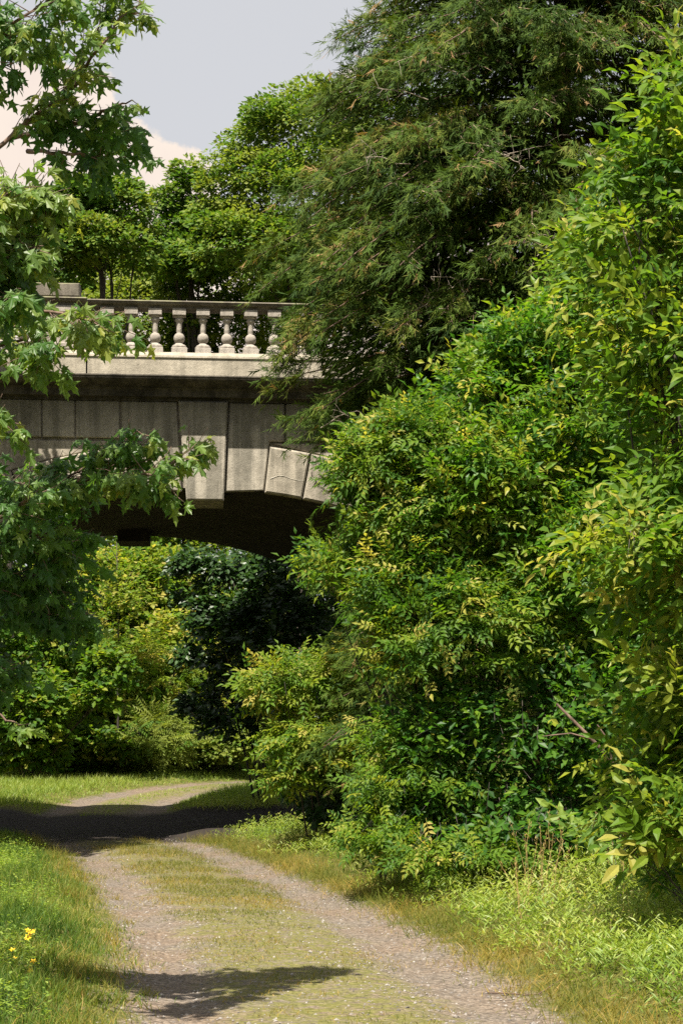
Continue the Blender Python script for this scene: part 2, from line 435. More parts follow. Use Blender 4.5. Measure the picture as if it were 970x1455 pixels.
# ------------------------------------------------------------------ ground
CY = np.array([-60, -20, 0, 5, 10, 13.7, 16.7, 21.3, 26, 30, 34, 38, 42, 45, 48, 51, 56, 70, 120])
CX = np.array([8, 3.2, 1.2, .6, .05, -.43, -.9, -1.8, -2.8, -3.9, -5.0, -5.6, -5.3, -4.3, -2.7, -.2, 5.5, 26, 110])
_t = np.linspace(-60, 120, 1400)
def _smooth(y):
    v = np.interp(y, CY, CX)
    return v
_cx = np.convolve(np.pad(np.interp(_t, CY, CX), 8, mode='edge'), np.ones(17) / 17, 'valid')
_seg = np.stack([_cx, _t], 1)
_tan = unit(np.gradient(_seg, axis=0))
def lateral(x, y):
    """signed distance from the path's centre line (right positive)"""
    x = np.asarray(x, float); y = np.asarray(y, float)
    q = np.stack([x.ravel(), y.ravel()], 1); res = np.empty(len(q))
    for i in range(0, len(q), 4000):
        b = q[i:i + 4000]
        d = ((b[:, None, :] - _seg[None, ::2]) ** 2).sum(-1); k = d.argmin(1) * 2
        v = b - _seg[k]; t = _tan[k]
        sg = np.sign(v[:, 0] * t[:, 1] - v[:, 1] * t[:, 0])
        res[i:i + 4000] = sg * np.sqrt(d.min(1))
    return res.reshape(x.shape)
def sstep(a, b, x):
    t = np.clip((x - a) / (b - a), 0, 1); return t * t * (3 - 2 * t)
_VN = np.random.default_rng(99).uniform(-1, 1, (256, 256))
def vnoise(x, y, s, seed=0):
    """smooth value noise, two octaves, about -1..1"""
    x = np.asarray(x, float); y = np.asarray(y, float); tot = 0
    for o, amp in ((1.0, .9), (2.3, .45)):
        u = x / (1.7 * s) * o + seed * 17.31 + 40.5; v = y / (1.7 * s) * o + seed * 9.77 + 11.2
        iu = np.floor(u).astype(int); iv = np.floor(v).astype(int); fu = u - iu; fv = v - iv
        fu = fu * fu * (3 - 2 * fu); fv = fv * fv * (3 - 2 * fv)
        a = _VN[iu % 256, iv % 256]; b = _VN[(iu + 1) % 256, iv % 256]; c = _VN[iu % 256, (iv + 1) % 256]; d = _VN[(iu + 1) % 256, (iv + 1) % 256]
        tot = tot + amp * ((a * (1 - fu) + b * fu) * (1 - fv) + (c * (1 - fu) + d * fu) * fv)
    return np.clip(tot * 1.25, -1.2, 1.2)
def height(x, y, lat=None):
    if lat is None: lat = lateral(x, y)
    h = 0.77 * sstep(33, 50, y)
    h = h + 0.55 * sstep(1.6, 6.5, lat) * sstep(11, 18, y) * (1 - sstep(27, 31, y))
    h = h + 0.12 * sstep(1.3, 2.2, np.abs(lat)) - 0.05 * np.exp(-((np.abs(lat + .05) - .95) / .28) ** 2)
    h = h + 0.05 * vnoise(x, y, 1.1) * sstep(1.0, 2.0, np.abs(lat)) + 0.012 * vnoise(x, y, .5, 3)
    h = h + 3.2 * sstep(2.4, 12, -lat) * sstep(46, 58, y) + 2.0 * sstep(50, 80, y)
    # road embankment at both ends of the bridge
    ax = np.abs(x + 2.45)
    e = sstep(10.5, 16, ax) * sstep(24, 30.2, y) * (1 - sstep(36.5, 43, y))
    h = h * (1 - e) + 8.25 * e
    return h
xs = np.unique(np.round(np.concatenate([np.arange(-8, 8.01, .2), np.arange(-30, 30, 1.0), np.arange(-400, 401, 20)]), 3))
ys = np.unique(np.round(np.concatenate([np.arange(6, 54, .25), np.arange(-30, 100, 1.0), np.arange(-200, 901, 25)]), 3))
GX, GY = np.meshgrid(xs, ys)
LAT = lateral(GX, GY)
HZ = height(GX, GY, LAT)
g = Geo()
nx, ny = len(xs), len(ys)
ii = (np.arange(ny - 1)[:, None] * nx + np.arange(nx - 1)[None]).ravel()
g.add(np.stack([GX.ravel(), GY.ravel(), HZ.ravel()], 1), np.concatenate([np.stack([ii, ii + 1, ii + nx + 1], 1), np.stack([ii, ii + nx + 1, ii + nx], 1)]), LAT.ravel())

def ground_mat():
    m, nt = new_mat('path_and_verge')
    N, L = nt.nodes.new, nt.links.new
    out = N('ShaderNodeOutputMaterial'); pb = N('ShaderNodeBsdfPrincipled')
    tco = N('ShaderNodeTexCoord')
    at = N('ShaderNodeAttribute'); at.attribute_name = 'var'
    def noise(sc_, det=5, rgh=.6):
        n = N('ShaderNodeTexNoise'); n.inputs['Scale'].default_value = sc_; n.inputs['Detail'].default_value = det; n.inputs['Roughness'].default_value = rgh
        L(tco.outputs['Object'], n.inputs['Vector']); return n
    nlat = noise(1.6, 6, .7)
    la = N('ShaderNodeMath'); la.operation = 'MULTIPLY_ADD'; L(nlat.outputs[0], la.inputs[0]); la.inputs[1].default_value = 1.2; L(at.outputs['Fac'], la.inputs[2])
    lb = N('ShaderNodeMath'); lb.operation = 'SUBTRACT'; L(la.outputs[0], lb.inputs[0]); lb.inputs[1].default_value = .6
    def band(c, hw, soft):
        a = N('ShaderNodeMath'); a.operation = 'SUBTRACT'; L(lb.outputs[0], a.inputs[0]); a.inputs[1].default_value = c
        b = N('ShaderNodeMath'); b.operation = 'ABSOLUTE'; L(a.outputs[0], b.inputs[0])
        r = N('ShaderNodeMapRange'); r.interpolation_type = 'SMOOTHSTEP'; r.inputs[1].default_value = hw + soft; r.inputs[2].default_value = hw - soft
        L(b.outputs[0], r.inputs[0]); return r
    path = band(0, 1.38, .16)
    centre = band(-.02, .66, .2)
    # gravel: voronoi pebbles over dust
    vo = N('ShaderNodeTexVoronoi'); vo.inputs['Scale'].default_value = 34; L(tco.outputs['Object'], vo.inputs['Vector'])
    vo2 = N('ShaderNodeTexVoronoi'); vo2.inputs['Scale'].default_value = 80; L(tco.outputs['Object'], vo2.inputs['Vector'])
    gr = ramp(nt, [(0.0, (0.06, 0.052, 0.045)), (0.5, (0.135, 0.112, 0.092)), (1.0, (0.26, 0.222, 0.185))])
    sx = N('ShaderNodeSeparateColor'); L(vo.outputs['Color'], sx.inputs[0]); L(sx.outputs[0], gr.inputs[0])
    gr2 = ramp(nt, [(0.0, (0.075, 0.060, 0.048)), (1.0, (0.205, 0.17, 0.138))])
    sx2 = N('ShaderNodeSeparateColor'); L(vo2.outputs['Color'], sx2.inputs[0]); L(sx2.outputs[0], gr2.inputs[0])
    gm = N('ShaderNodeMix'); gm.data_type = 'RGBA'; gm.inputs[0].default_value = .5; L(gr.outputs[0], gm.inputs[6]); L(gr2.outputs[0], gm.inputs[7])
    npk = noise(.9, 5); dr = ramp(nt, [(.4, (1, 1, 1)), (.62, (1.07, .97, .88))], npk.outputs[0])
    gm2 = N('ShaderNodeMix'); gm2.data_type = 'RGBA'; gm2.blend_type = 'MULTIPLY'; gm2.inputs[0].default_value = 1; L(gm.outputs[2], gm2.inputs[6]); L(dr.outputs[0], gm2.inputs[7])
    # centre strip: thin turf over stones
    nc = noise(7, 7, .7); cf = ramp(nt, [(.37, (0, 0, 0)), (.55, (.92, .92, .92))], nc.outputs[0])
    cm = N('ShaderNodeMath'); cm.operation = 'MULTIPLY'; L(centre.outputs[0], cm.inputs[0]); L(cf.outputs[0], cm.inputs[1])
    ncc = noise(22, 4); cc = ramp(nt, [(.3, (0.07, 0.075, 0.02)), (.5, (0.125, 0.122, 0.032)), (.7, (0.19, 0.17, 0.065))], ncc.outputs[0])
    c1 = N('ShaderNodeMix'); c1.data_type = 'RGBA'; L(cm.outputs[0], c1.inputs[0]); L(gm2.outputs[2], c1.inputs[6]); L(cc.outputs[0], c1.inputs[7])
    # verge soil and thatch under the blades
    nv = noise(5, 6); vc = ramp(nt, [(.3, (0.04, 0.06, 0.012)), (.5, (0.09, 0.09, 0.022)), (.72, (0.16, 0.125, 0.05))], nv.outputs[0])
    c2 = N('ShaderNodeMix'); c2.data_type = 'RGBA'; L(path.outputs[0], c2.inputs[0]); L(vc.outputs[0], c2.inputs[6]); L(c1.outputs[2], c2.inputs[7])
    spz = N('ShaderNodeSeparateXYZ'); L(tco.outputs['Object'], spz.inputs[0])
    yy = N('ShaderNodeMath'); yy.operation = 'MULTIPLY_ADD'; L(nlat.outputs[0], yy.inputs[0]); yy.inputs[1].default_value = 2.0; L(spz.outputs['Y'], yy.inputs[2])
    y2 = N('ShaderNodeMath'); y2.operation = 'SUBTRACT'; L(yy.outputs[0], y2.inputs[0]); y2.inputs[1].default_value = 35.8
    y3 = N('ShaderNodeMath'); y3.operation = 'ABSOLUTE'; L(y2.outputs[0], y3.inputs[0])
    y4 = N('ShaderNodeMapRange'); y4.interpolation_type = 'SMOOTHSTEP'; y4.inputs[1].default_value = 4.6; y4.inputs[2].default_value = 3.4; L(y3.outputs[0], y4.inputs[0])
    c3 = N('ShaderNodeMix'); c3.data_type = 'RGBA'; L(y4.outputs[0], c3.inputs[0]); L(c2.outputs[2], c3.inputs[6]); c3.inputs[7].default_value = (.030, .024, .021, 1)  # bare soil under the bridge, with the bridge's shadow deepened in its colour
    L(c3.outputs[2], pb.inputs['Base Color']); pb.inputs['Roughness'].default_value = .95; pb.inputs['Specular IOR Level'].default_value = .15
    b = N('ShaderNodeBump'); b.inputs['Strength'].default_value = .9; b.inputs['Distance'].default_value = .02; b.invert = True
    L(vo.outputs['Distance'], b.inputs['Height'])
    b2 = N('ShaderNodeBump'); b2.inputs['Strength'].default_value = .6; b2.inputs['Distance'].default_value = .03
    n5 = noise(12, 6); L(n5.outputs[0], b2.inputs['Height']); L(b.outputs[0], b2.inputs['Normal'])
    L(b2.outputs[0], pb.inputs['Normal']); L(pb.outputs[0], out.inputs[0])
    return m
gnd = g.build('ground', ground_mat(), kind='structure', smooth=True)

def on_ground(n, x0, x1, y0, y1, accept, r=rng):
    x = r.uniform(x0, x1, n); y = r.uniform(y0, y1, n); la = lateral(x, y)
    k = r.random(n) < accept(x, y, la)
    x, y, la = x[k], y[k], la[k]
    return np.stack([x, y, height(x, y, la)], 1), la
def infrustum(P, m=60):
    px = 485 + F * P[:, 0] / P[:, 1]
    return (px > -m) & (px < 970 + m)

# loose gravel on the two wheel tracks
P, la = on_ground(60000, -7, 3, 8.5, 34, lambda x, y, l: (np.exp(-((np.abs(l + .05) - .95) / .38) ** 2) + .25 * (np.abs(l) < 1.3)) * np.clip(14 / y, .25, 1) ** 1.6)
n = len(P); a = rng.uniform(0, 2 * np.pi, n); sz = rng.lognormal(-4.25, .42, n).clip(.006, .045)
g = Geo(); g.inst(PEB, P + [0, 0, .002], np.stack([np.cos(a), np.sin(a), np.zeros(n)], 1), np.tile([0., 0, 1], (n, 1)) + rng.normal(0, .2, (n, 3)), np.stack([sz, sz * 1.25, sz * .8], 1), rng.random(n))
def pebble_mat():
    m, nt = new_mat('pebble'); N, L = nt.nodes.new, nt.links.new
    out = N('ShaderNodeOutputMaterial'); pb = N('ShaderNodeBsdfPrincipled'); at = N('ShaderNodeAttribute'); at.attribute_name = 'var'
    r_ = ramp(nt, [(0, (.07, .062, .056)), (.5, (.18, .157, .14)), (.93, (.24, .22, .20)), (1, (.29, .27, .245))], at.outputs['Fac'])
    L(r_.outputs[0], pb.inputs['Base Color']); pb.inputs['Roughness'].default_value = .85; L(pb.outputs[0], out.inputs[0]); return m
tag(g.build('gravel', pebble_mat(), kind='stuff'), 'loose grey and pinkish gravel scattered along the two wheel tracks', 'gravel')

def blades(geo, P, hgt, wid, var, lean=.35, r=rng):
    n = len(P)
    D = np.stack([r.normal(0, lean, n), r.normal(0, lean, n), np.ones(n)], 1)
    Nn = np.stack([r.normal(0, 1, n), r.normal(0, 1, n), np.zeros(n)], 1)
    geo.inst(BLADE, P, D, Nn, np.stack([wid, hgt, hgt * 1.1], 1), var)

# left verge: tall lush grass
P, la = on_ground(250000, -9, -.5, 8.3, 31.2, lambda x, y, l: sstep(-1.15, -1.75, l + .2 * vnoise(x, y, .4, 41)) * np.clip(13 / y, .3, 1) ** 1.0)
k = infrustum(P); P, la = P[k], la[k]; n = len(P)
clump = .5 + .5 * vnoise(P[:, 0], P[:, 1], .35, 5)
hg = (.06 + .11 * sstep(1.3, 2.3, -la)) * (.5 + .9 * clump) * rng.uniform(.6, 1.25, n)
va = np.clip(.38 + .20 * vnoise(P[:, 0], P[:, 1], .7, 2) + .15 * vnoise(P[:, 0], P[:, 1], .2, 12) + rng.normal(0, .20, n) + .18 * sstep(-1.9, -1.4, la), 0, 1)
g = Geo(); blades(g, P, hg, rng.uniform(.004, .008, n), va, .4)
tag(g.build('grass', M['grass'], kind='stuff'), 'tall lush green grass on the left verge beside the gravel track', 'grass')

# small leafy weeds among it
P, la = on_ground(45000, -9, -.8, 8.5, 28, lambda x, y, l: sstep(-1.7, -2.4, l) * sstep(-.6, .4, vnoise(x, y, .6, 33)) * np.clip(12 / y, .3, 1))
k = infrustum(P); P = P[k]; n = len(P)
g = Geo()
for j in range(9):
    f = (j + 1) / 9; hh = rng.uniform(.08, .26, n)
    a = rng.uniform(0, 2 * np.pi, n) + j * 2.4
    D = np.stack([np.cos(a), np.sin(a), np.full(n, .45)], 1)
    g.inst(OVAL, P + np.stack([np.zeros(n), np.zeros(n), hh * f], 1), D, np.tile([0, 0, 1.], (n, 1)), rng.uniform(.022, .05, n), np.clip(rng.normal(.35, .2, n), 0, 1))
tag(g.build('ground_weeds', M['stilt'], kind='stuff'), 'small-leaved green weeds growing through the grass of the left verge', 'weeds')

# right verge: bright broad-bladed stilt grass, thinning to dry grass along the track
P, la = on_ground(75000, -3, 9, 8.3, 31.2, lambda x, y, l: sstep(1.5, 2.2, l + .25 * vnoise(x, y, .8, 4)) * np.clip(13 / y, .25, 1))
k = infrustum(P); P, la = P[k], la[k]; n = len(P)
g = Geo()
gate = .45 + .55 * vnoise(P[:, 0], P[:, 1], 1.3, 8)
gate2 = sstep(-.5, .3, vnoise(P[:, 0], P[:, 1], .55, 15)); P = P[rng.random(n) < .35 + .65 * gate2]; n = len(P); la = lateral(P[:, 0], P[:, 1]); gate = .45 + .55 * vnoise(P[:, 0], P[:, 1], 1.3, 8)
stem_h = (.14 + .20 * sstep(1.7, 3.0, la)) * rng.uniform(.6, 1.2, n) * (0.75 + .35 * gate)
lean = rng.normal(0, .25, (n, 2))
for j in range(5):
    f = .35 + .65 * j / 4; a = rng.uniform(0, 2 * np.pi, n)
    Q = P + np.stack([lean[:, 0] * stem_h * f, lean[:, 1] * stem_h * f, stem_h * f], 1)
    D = np.stack([np.cos(a), np.sin(a), rng.uniform(.25, 1.1, n)], 1)
    Nn = np.stack([-np.cos(a) * .5, -np.sin(a) * .5, np.ones(n)], 1) + rng.normal(0, .25, (n, 3))
    ln = rng.uniform(.045, .10, n)
    g.inst(NEEDLE, Q, D, Nn, np.stack([ln * 1.1, ln, ln], 1), np.clip(.50 + .22 * vnoise(P[:, 0], P[:, 1], .9, 1) + rng.normal(0, .17, n), 0, 1))
tag(g.build('stilt_grass', M['stilt'], kind='stuff'), 'bright pale green broad-bladed grass filling the right verge', 'grass')

P, la = on_ground(115000, -3, 9, 8.3, 31.2, lambda x, y, l: sstep(1.4, 2.4, l) * np.clip(13 / y, .3, 1))
k = infrustum(P); P, la = P[k], la[k]; n = len(P)
hg = rng.uniform(.14, .38, n) * (.45 + .75 * sstep(2, 4.5, la)); g = Geo()
blades(g, P, hg, rng.uniform(.004, .008, n), np.clip(.52 + .28 * vnoise(P[:, 0], P[:, 1], 1.1, 6) + rng.normal(0, .15, n), 0, 1), .35)
tag(g.build('grass', M['grass'], kind='stuff'), 'taller dark green grass growing on the right verge up to the shrubs', 'grass')

# dry short grass: both rims of the tracks and the centre strip
def dry_accept(x, y, l):
    rim = np.exp(-((np.abs(l) - 1.55) / .3) ** 2) * np.where(l < 0, .15 + .5 * vnoise(x, y, .35, 6), .9)
    cen = np.exp(-(np.abs(l) / .78) ** 4) * 1.0 * sstep(-.45, .4, vnoise(x, y, .45, 9) + .5 * vnoise(x, y, .17, 3)) * (.35 + .65 * sstep(12, 20, y))
    return np.clip(rim + cen, 0, 1) * np.clip(14 / y, .35, 1)
P, la = on_ground(380000, -8, 4, 8.3, 31.2, dry_accept)
k = infrustum(P); P, la = P[k], la[k]; n = len(P)
rimf = sstep(.9, 1.5, np.abs(la))
hg = (.034 + .05 * sstep(14, 24, P[:, 1]) + .095 * rimf) * rng.uniform(.5, 1.4, n)
g = Geo(); blades(g, P, hg, rng.uniform(.003, .006, n), np.clip(.30 - .0 * rimf + .25 * vnoise(P[:, 0], P[:, 1], .5, 7) + rng.normal(0, .2, n), 0, 1), .6)
tag(g.build('dry_grass', M['dry'], kind='stuff'), 'short yellowed grass on the centre strip and the rims of the track', 'grass')

# rusty tufts leaning over the left rim
P, la = on_ground(1500, -7, 0, 8.8, 26, lambda x, y, l: np.exp(-((l + 1.5) / .28) ** 2) * sstep(-.3, .5, vnoise(x, y, .5, 21)))
n = len(P); m_ = 34; Q = np.repeat(P, m_, 0) + rng.normal(0, .035, (n * m_, 3)) * [1, 1, 0]; Q[:, 2] -= .005
g = Geo(); hh = np.repeat(rng.uniform(.08, .2, n), m_) * rng.uniform(.5, 1.15, n * m_)
blades(g, Q, hh, rng.uniform(.003, .006, n * m_), np.clip(np.repeat(rng.uniform(.1, .65, n), m_) + rng.normal(0, .15, n * m_), 0, 1), .55)
tag(g.build('tufted_grass', M['dry'], kind='stuff'), 'rusty brown grass tufts leaning over the left rim of the track', 'grass')

# grass beyond the bridge
P, la = on_ground(110000, -16, 8, 38.2, 54, lambda x, y, l: (sstep(1.2, 1.6, np.abs(l)) + .35 * (np.abs(l) < .4)) * sstep(38.2, 40.5, y + vnoise(x, y, 1.0)))
k = infrustum(P); P, la = P[k], la[k]; n = len(P)
hg = (.06 + .16 * sstep(1.2, 2.4, np.abs(la))) * rng.uniform(.6, 1.3, n)
g = Geo(); blades(g, P, hg, rng.uniform(.010, .018, n), np.clip(.5 + .2 * vnoise(P[:, 0], P[:, 1], 1.5, 2) + rng.normal(0, .15, n), 0, 1), .4)
tag(g.build('grass', M['stilt'], kind='stuff'), 'sunlit yellow-green grass beyond the bridge where the path bends away', 'grass')

# ------------------------------------------------------------------ bridge
B_ANG = math.atan(0.082)
EX = np.array([math.cos(B_ANG), math.sin(B_ANG), 0]); AX = unit(np.array([-0.312, 1.0, 0])); NRM = np.array([EX[1], -EX[0], 0])
OX, OY = (289 - 485) / F * 30, 30.0
def bp(u, v, z):
    """bridge space -> world: u along the face from the keystone axis, v = metres proud of the wall, z up"""
    return np.array([OX, OY, 0]) + EX * u + NRM * v + np.array([0, 0, z])
def uz(px, py, v=0.0):
    t = (px - 485) / F; o = np.array([OX, OY]) + NRM[:2] * v
    u = (t * o[1] - o[0]) / (EX[0] - t * EX[1]); Y = o[1] + u * EX[1]
    return u, 1.6 + (1070 - py) / F * Y
def zz(py, v=0.0): return 1.6 + (1070 - py) / F * (30 + NRM[1] * v)
DEPTH = 6.85
bridge = empty('stone_bridge', tuple(bp(0, 0, 0)), 'arched stone road bridge with a balustrade spanning the gravel path', 'bridge')

def mesh_obj(name, V, Fc, mat, parent, smooth=False, label=None):
    me = bpy.data.meshes.new(name); me.from_pydata([tuple(map(float, v)) for v in V], [], Fc); me.update()
    me.materials.append(mat)
    if smooth: me.shade_smooth()
    o = bpy.data.objects.new(name, me); link(o, parent)
    if label: o['label'] = label
    return o

def slab(name, pts, v0, v1, mat, cham=.018, parent=None, label=None):
    """stone block: outline pts in (u,z), back at v0, front at v1, chamfered front edge"""
    pts = [np.array(p, float) for p in pts]
    if sum(a[0] * b[1] - b[0] * a[1] for a, b in zip(pts, pts[1:] + pts[:1])) < 0: pts = pts[::-1]
    n = len(pts); ins = []
    for i in range(n):
        a, b, c = pts[i - 1], pts[i], pts[(i + 1) % n]
        e1 = unit(b - a); e2 = unit(c - b); n1 = np.array([-e1[1], e1[0]]); n2 = np.array([-e2[1], e2[0]])
        m_ = unit(n1 + n2); ins.append(b + m_ * cham / max(.3, float(m_ @ n1)))
    V = [bp(p[0], v0, p[1]) for p in pts] + [bp(p[0], v1 - cham, p[1]) for p in pts] + [bp(p[0], v1, p[1]) for p in ins]
    Fc = [tuple(reversed(range(n)))]
    for i in range(n):
        j = (i + 1) % n
        Fc += [(i, j, n + j, n + i), (n + i, n + j, 2 * n + j, 2 * n + i)]
    Fc.append(tuple(range(2 * n, 3 * n)))
    return mesh_obj(name, V, Fc, mat, parent or bridge, label=label)

def profile(name, prof, u0, u1, mat, steps=1, parent=None):
    """moulding: (v,z) profile swept from u0 to u1"""
    V = []; n = len(prof)
    us = np.linspace(u0, u1, steps + 1)
    for u in us:
        for v, z in prof: V.append(bp(u, v, z))
    Fc = []
    for k in range(steps):
        for i in range(n):
            j = (i + 1) % n
            Fc.append((k * n + i, k * n + j, (k + 1) * n + j, (k + 1) * n + i))
    Fc.append(tuple(range(n))); Fc.append(tuple(reversed(range(steps * n, steps * n + n))))
    return mesh_obj(name, V, Fc, mat, parent or bridge)

ZC, RI = 6.31 - 9.6, 9.6               # intrados circle centre height and radius
RE = RI + 0.86
def arc(r, a): return (r * math.sin(a), ZC + r * math.cos(a))
U0, U1 = -16.0, 15.0
GAP = .012
z_fr_top, z_fr_bot = zz(572), zz(626)
# body: wall core behind the facing (front face recessed), arch barrel skewed along the path
aend = math.acos((0 - .6 - ZC) / RI)
AS = np.linspace(-aend, aend, 49)
def core():
    V, Fc = [], []
    off = AX * DEPTH
    def row(u, z, back):
        p = bp(u, -.06, z)
        return p + (off if back else 0)
    top = z_fr_top
    n = len(AS)
    for back in (0, 1):
        for a in AS:
            u, z = arc(RI + .01, a); V.append(row(u, z, back))
        for a in AS:
            u, z = arc(RI + .01, a); V.append(row(u, top, back))
    for k in range(n - 1):
        b = 2 * n
        Fc.append((k, k + 1, n + k + 1, n + k)); Fc.append((b + k + 1, b + k, b + n + k, b + n + k + 1))
    # solid wings out to the ends
    for s_, a in ((-1, AS[0]), (1, AS[-1])):
        u, z = arc(RI + .01, a); ue = U0 if s_ < 0 else U1
        q = len(V)
        for back in (0, 1):
            for uu, zz_ in ((u, -1), (ue, -1), (ue, top), (u, top)): V.append(row(uu, zz_, back))
        Fc += [(q, q + 1, q + 2, q + 3), (q + 4, q + 7, q + 6, q + 5), (q + 1, q + 5, q + 6, q + 2)]
    return mesh_obj('wall_core', V, Fc, M['stone'], bridge)
core()
# soffit of the arch
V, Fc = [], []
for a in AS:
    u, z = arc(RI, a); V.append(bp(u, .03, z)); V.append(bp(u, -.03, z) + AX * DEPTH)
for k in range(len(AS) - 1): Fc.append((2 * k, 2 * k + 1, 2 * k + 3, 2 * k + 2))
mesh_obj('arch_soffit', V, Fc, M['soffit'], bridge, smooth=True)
# keystones (near and far)
kt_l, kt_r = uz(253.5, 572)[0], uz(324, 572)[0]
kb_l, kb_r = uz(265, 712)[0], uz(318, 712)[0]
zk = zz(712)
slab('keystone', [(kt_l, z_fr_top), (kt_r, z_fr_top), (kb_r, zk), (kb_l, zk)], -.9, .13, M['frieze'], .025, label='tapered keystone that drops below the arch')
ko = AX * DEPTH
V = []
for v in (-.02, -.95):
    for u, z in ((kt_l, z_fr_top), (kt_r, z_fr_top), (kb_r, zk), (kb_l, zk)): V.append(bp(u, v, z) + ko - NRM * 0 + AX * .0 + NRM * (.9))
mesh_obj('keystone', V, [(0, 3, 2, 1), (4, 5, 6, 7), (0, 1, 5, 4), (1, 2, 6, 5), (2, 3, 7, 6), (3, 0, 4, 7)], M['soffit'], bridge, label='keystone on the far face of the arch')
# shouldered blocks beside the keystone
e1t = uz(405, 572)[0]; s1 = uz(384, 627)[0]; s1b = uz(375.5, 697)[0]; zb1 = uz(375.5, 697.5)[1]; zb0 = uz(320, 699)[1]
for sg in (1, -1):
    P4 = [(kt_r + GAP * 2.5, z_fr_top), (e1t - GAP, z_fr_top), (e1t - GAP, z_fr_bot), (s1 - GAP, z_fr_bot), (s1b - GAP, zb1), (kb_r + GAP * 2.5 - .01, zb0)]
    slab('shoulder_block', [(sg * u, z) for u, z in P4], -.06, .035, M['frieze'], .02)
# voussoirs
a0 = math.atan2(s1b, zb1 - ZC)
va = uz(430, 706); a1 = math.atan2(va[0], va[1] - ZC); da = a1 - a0
k = 0
while a0 + (k + .5) * da < aend:
    aa, ab = a0 + k * da + .0012, a0 + (k + 1) * da - .0012
    for sg in (1, -1):
        ln = .80 + .0 * k
        pi_ = [arc(RI - .02, aa), arc(RI - .02, (aa + ab) / 2), arc(RI - .02, ab)]
        po = [arc(RI + ln, ab), arc(RI + ln, (aa + ab) / 2), arc(RI + ln, aa)]
        slab('voussoir', [(sg * u, z) for u, z in pi_ + po], -.06, .10 + .012 * math.sin(k * 5.1 + sg), M['stone'], .03)
    k += 1
# frieze blocks
edges_r = [e1t + GAP]
while edges_r[-1] < U1 - .5: edges_r.append(edges_r[-1] + 1.36)
edges_l = [-e1t - GAP]
for px in (107.5, 60): edges_l.append(uz(px, 600)[0])
while edges_l[-1] > U0 + .5: edges_l.append(edges_l[-1] - 1.36)
for E in (edges_r, edges_l):
    for a, b in zip(E, E[1:]):
        lo, hi = min(a, b) + GAP, max(a, b) - GAP
        slab('frieze_block', [(lo, z_fr_bot + .02), (hi, z_fr_bot + .02), (hi, z_fr_top), (lo, z_fr_top)], -.06, .03 + .006 * math.sin(lo * 9), M['frieze'], .016)
# spandrel courses, cut to the extrados
ct = z_fr_bot - .035
course_h = .70
row_i = 0
while ct > 0.3:
    cb = ct - course_h
    for sg in (1, -1):
        u = s1 + .02 if row_i == 0 else None
        def ext(z):
            q = (RI + .82) ** 2 - (z - ZC) ** 2
            return math.sqrt(max(q, 0))
        ustart = max(ext(ct), 0.0) + .02
        ue = abs(U0) if sg < 0 else U1
        # first block has a slanted inner edge that follows the ring
        zs = np.linspace(cb, ct, 5)
        inner = [(max(ext(z) + .02, s1 + .03), z) for z in zs]
        nxt = max(p[0] for p in inner) + .55 + .45 * (row_i % 2)
        pts = inner + [(nxt, ct), (nxt, cb)]
        if nxt < ue: slab('spandrel_block', [(sg * a, b) for a, b in pts], -.06, .012, M['stone'], .014)
        a = nxt + GAP * 2
        while a < ue:
            b = min(a + 1.36, ue)
            slab('spandrel_block', [(sg * a, cb), (sg * b, cb), (sg * b, ct), (sg * a, ct)], -.06, .012 + .004 * math.sin(a * 7), M['stone'], .014)
            a = b + GAP * 2
    ct = cb - GAP * 2; row_i += 1
# cornice mouldings
zc0, zc1, zc2 = z_fr_top, zz(551, .3), zz(534.5, .56)
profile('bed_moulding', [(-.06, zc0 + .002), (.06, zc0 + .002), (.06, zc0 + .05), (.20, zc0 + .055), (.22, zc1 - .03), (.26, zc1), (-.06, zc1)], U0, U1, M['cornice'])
ov = [(-.06, zc1 + .003), (.30, zc1 + .003)]
for t in np.linspace(0, 1, 7): ov.append((.30 + .27 * math.sin(t * math.pi / 2), zc1 + .02 + (zc2 - zc1 - .05) * (1 - math.cos(t * math.pi / 2)) ** .9))
ov += [(.58, zc2 - .01), (.57, zc2 + .012), (-.06, zc2 + .012)]
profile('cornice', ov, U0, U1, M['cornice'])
# plinth course of the balustrade: three lengths
zp1, zp2 = zz(509, .5), zz(501, .48)
ped_l = uz(70, 500, .5)[0]; ped_r = uz(119, 500, .5)[0]
def plinth(u0, u1, name='plinth_course', vf=.50):
    profile(name, [(.05, zc2 + .015), (vf + .005, zc2 + .015), (vf, zp1 - .015), (vf + .02, zp1), (vf + .015, zp1 + .035), (vf - .04, zp2), (.05, zp2)], u0, u1, M['plinth'])
bl = 3.6
e = uz(123.5, 520, .5)[0]
plinth(e + .012, e + 4.6); plinth(e + 4.62, U1)
plinth(ped_l - .25, e - .012, 'pedestal_base', .54)
plinth(U0, ped_l - .27)
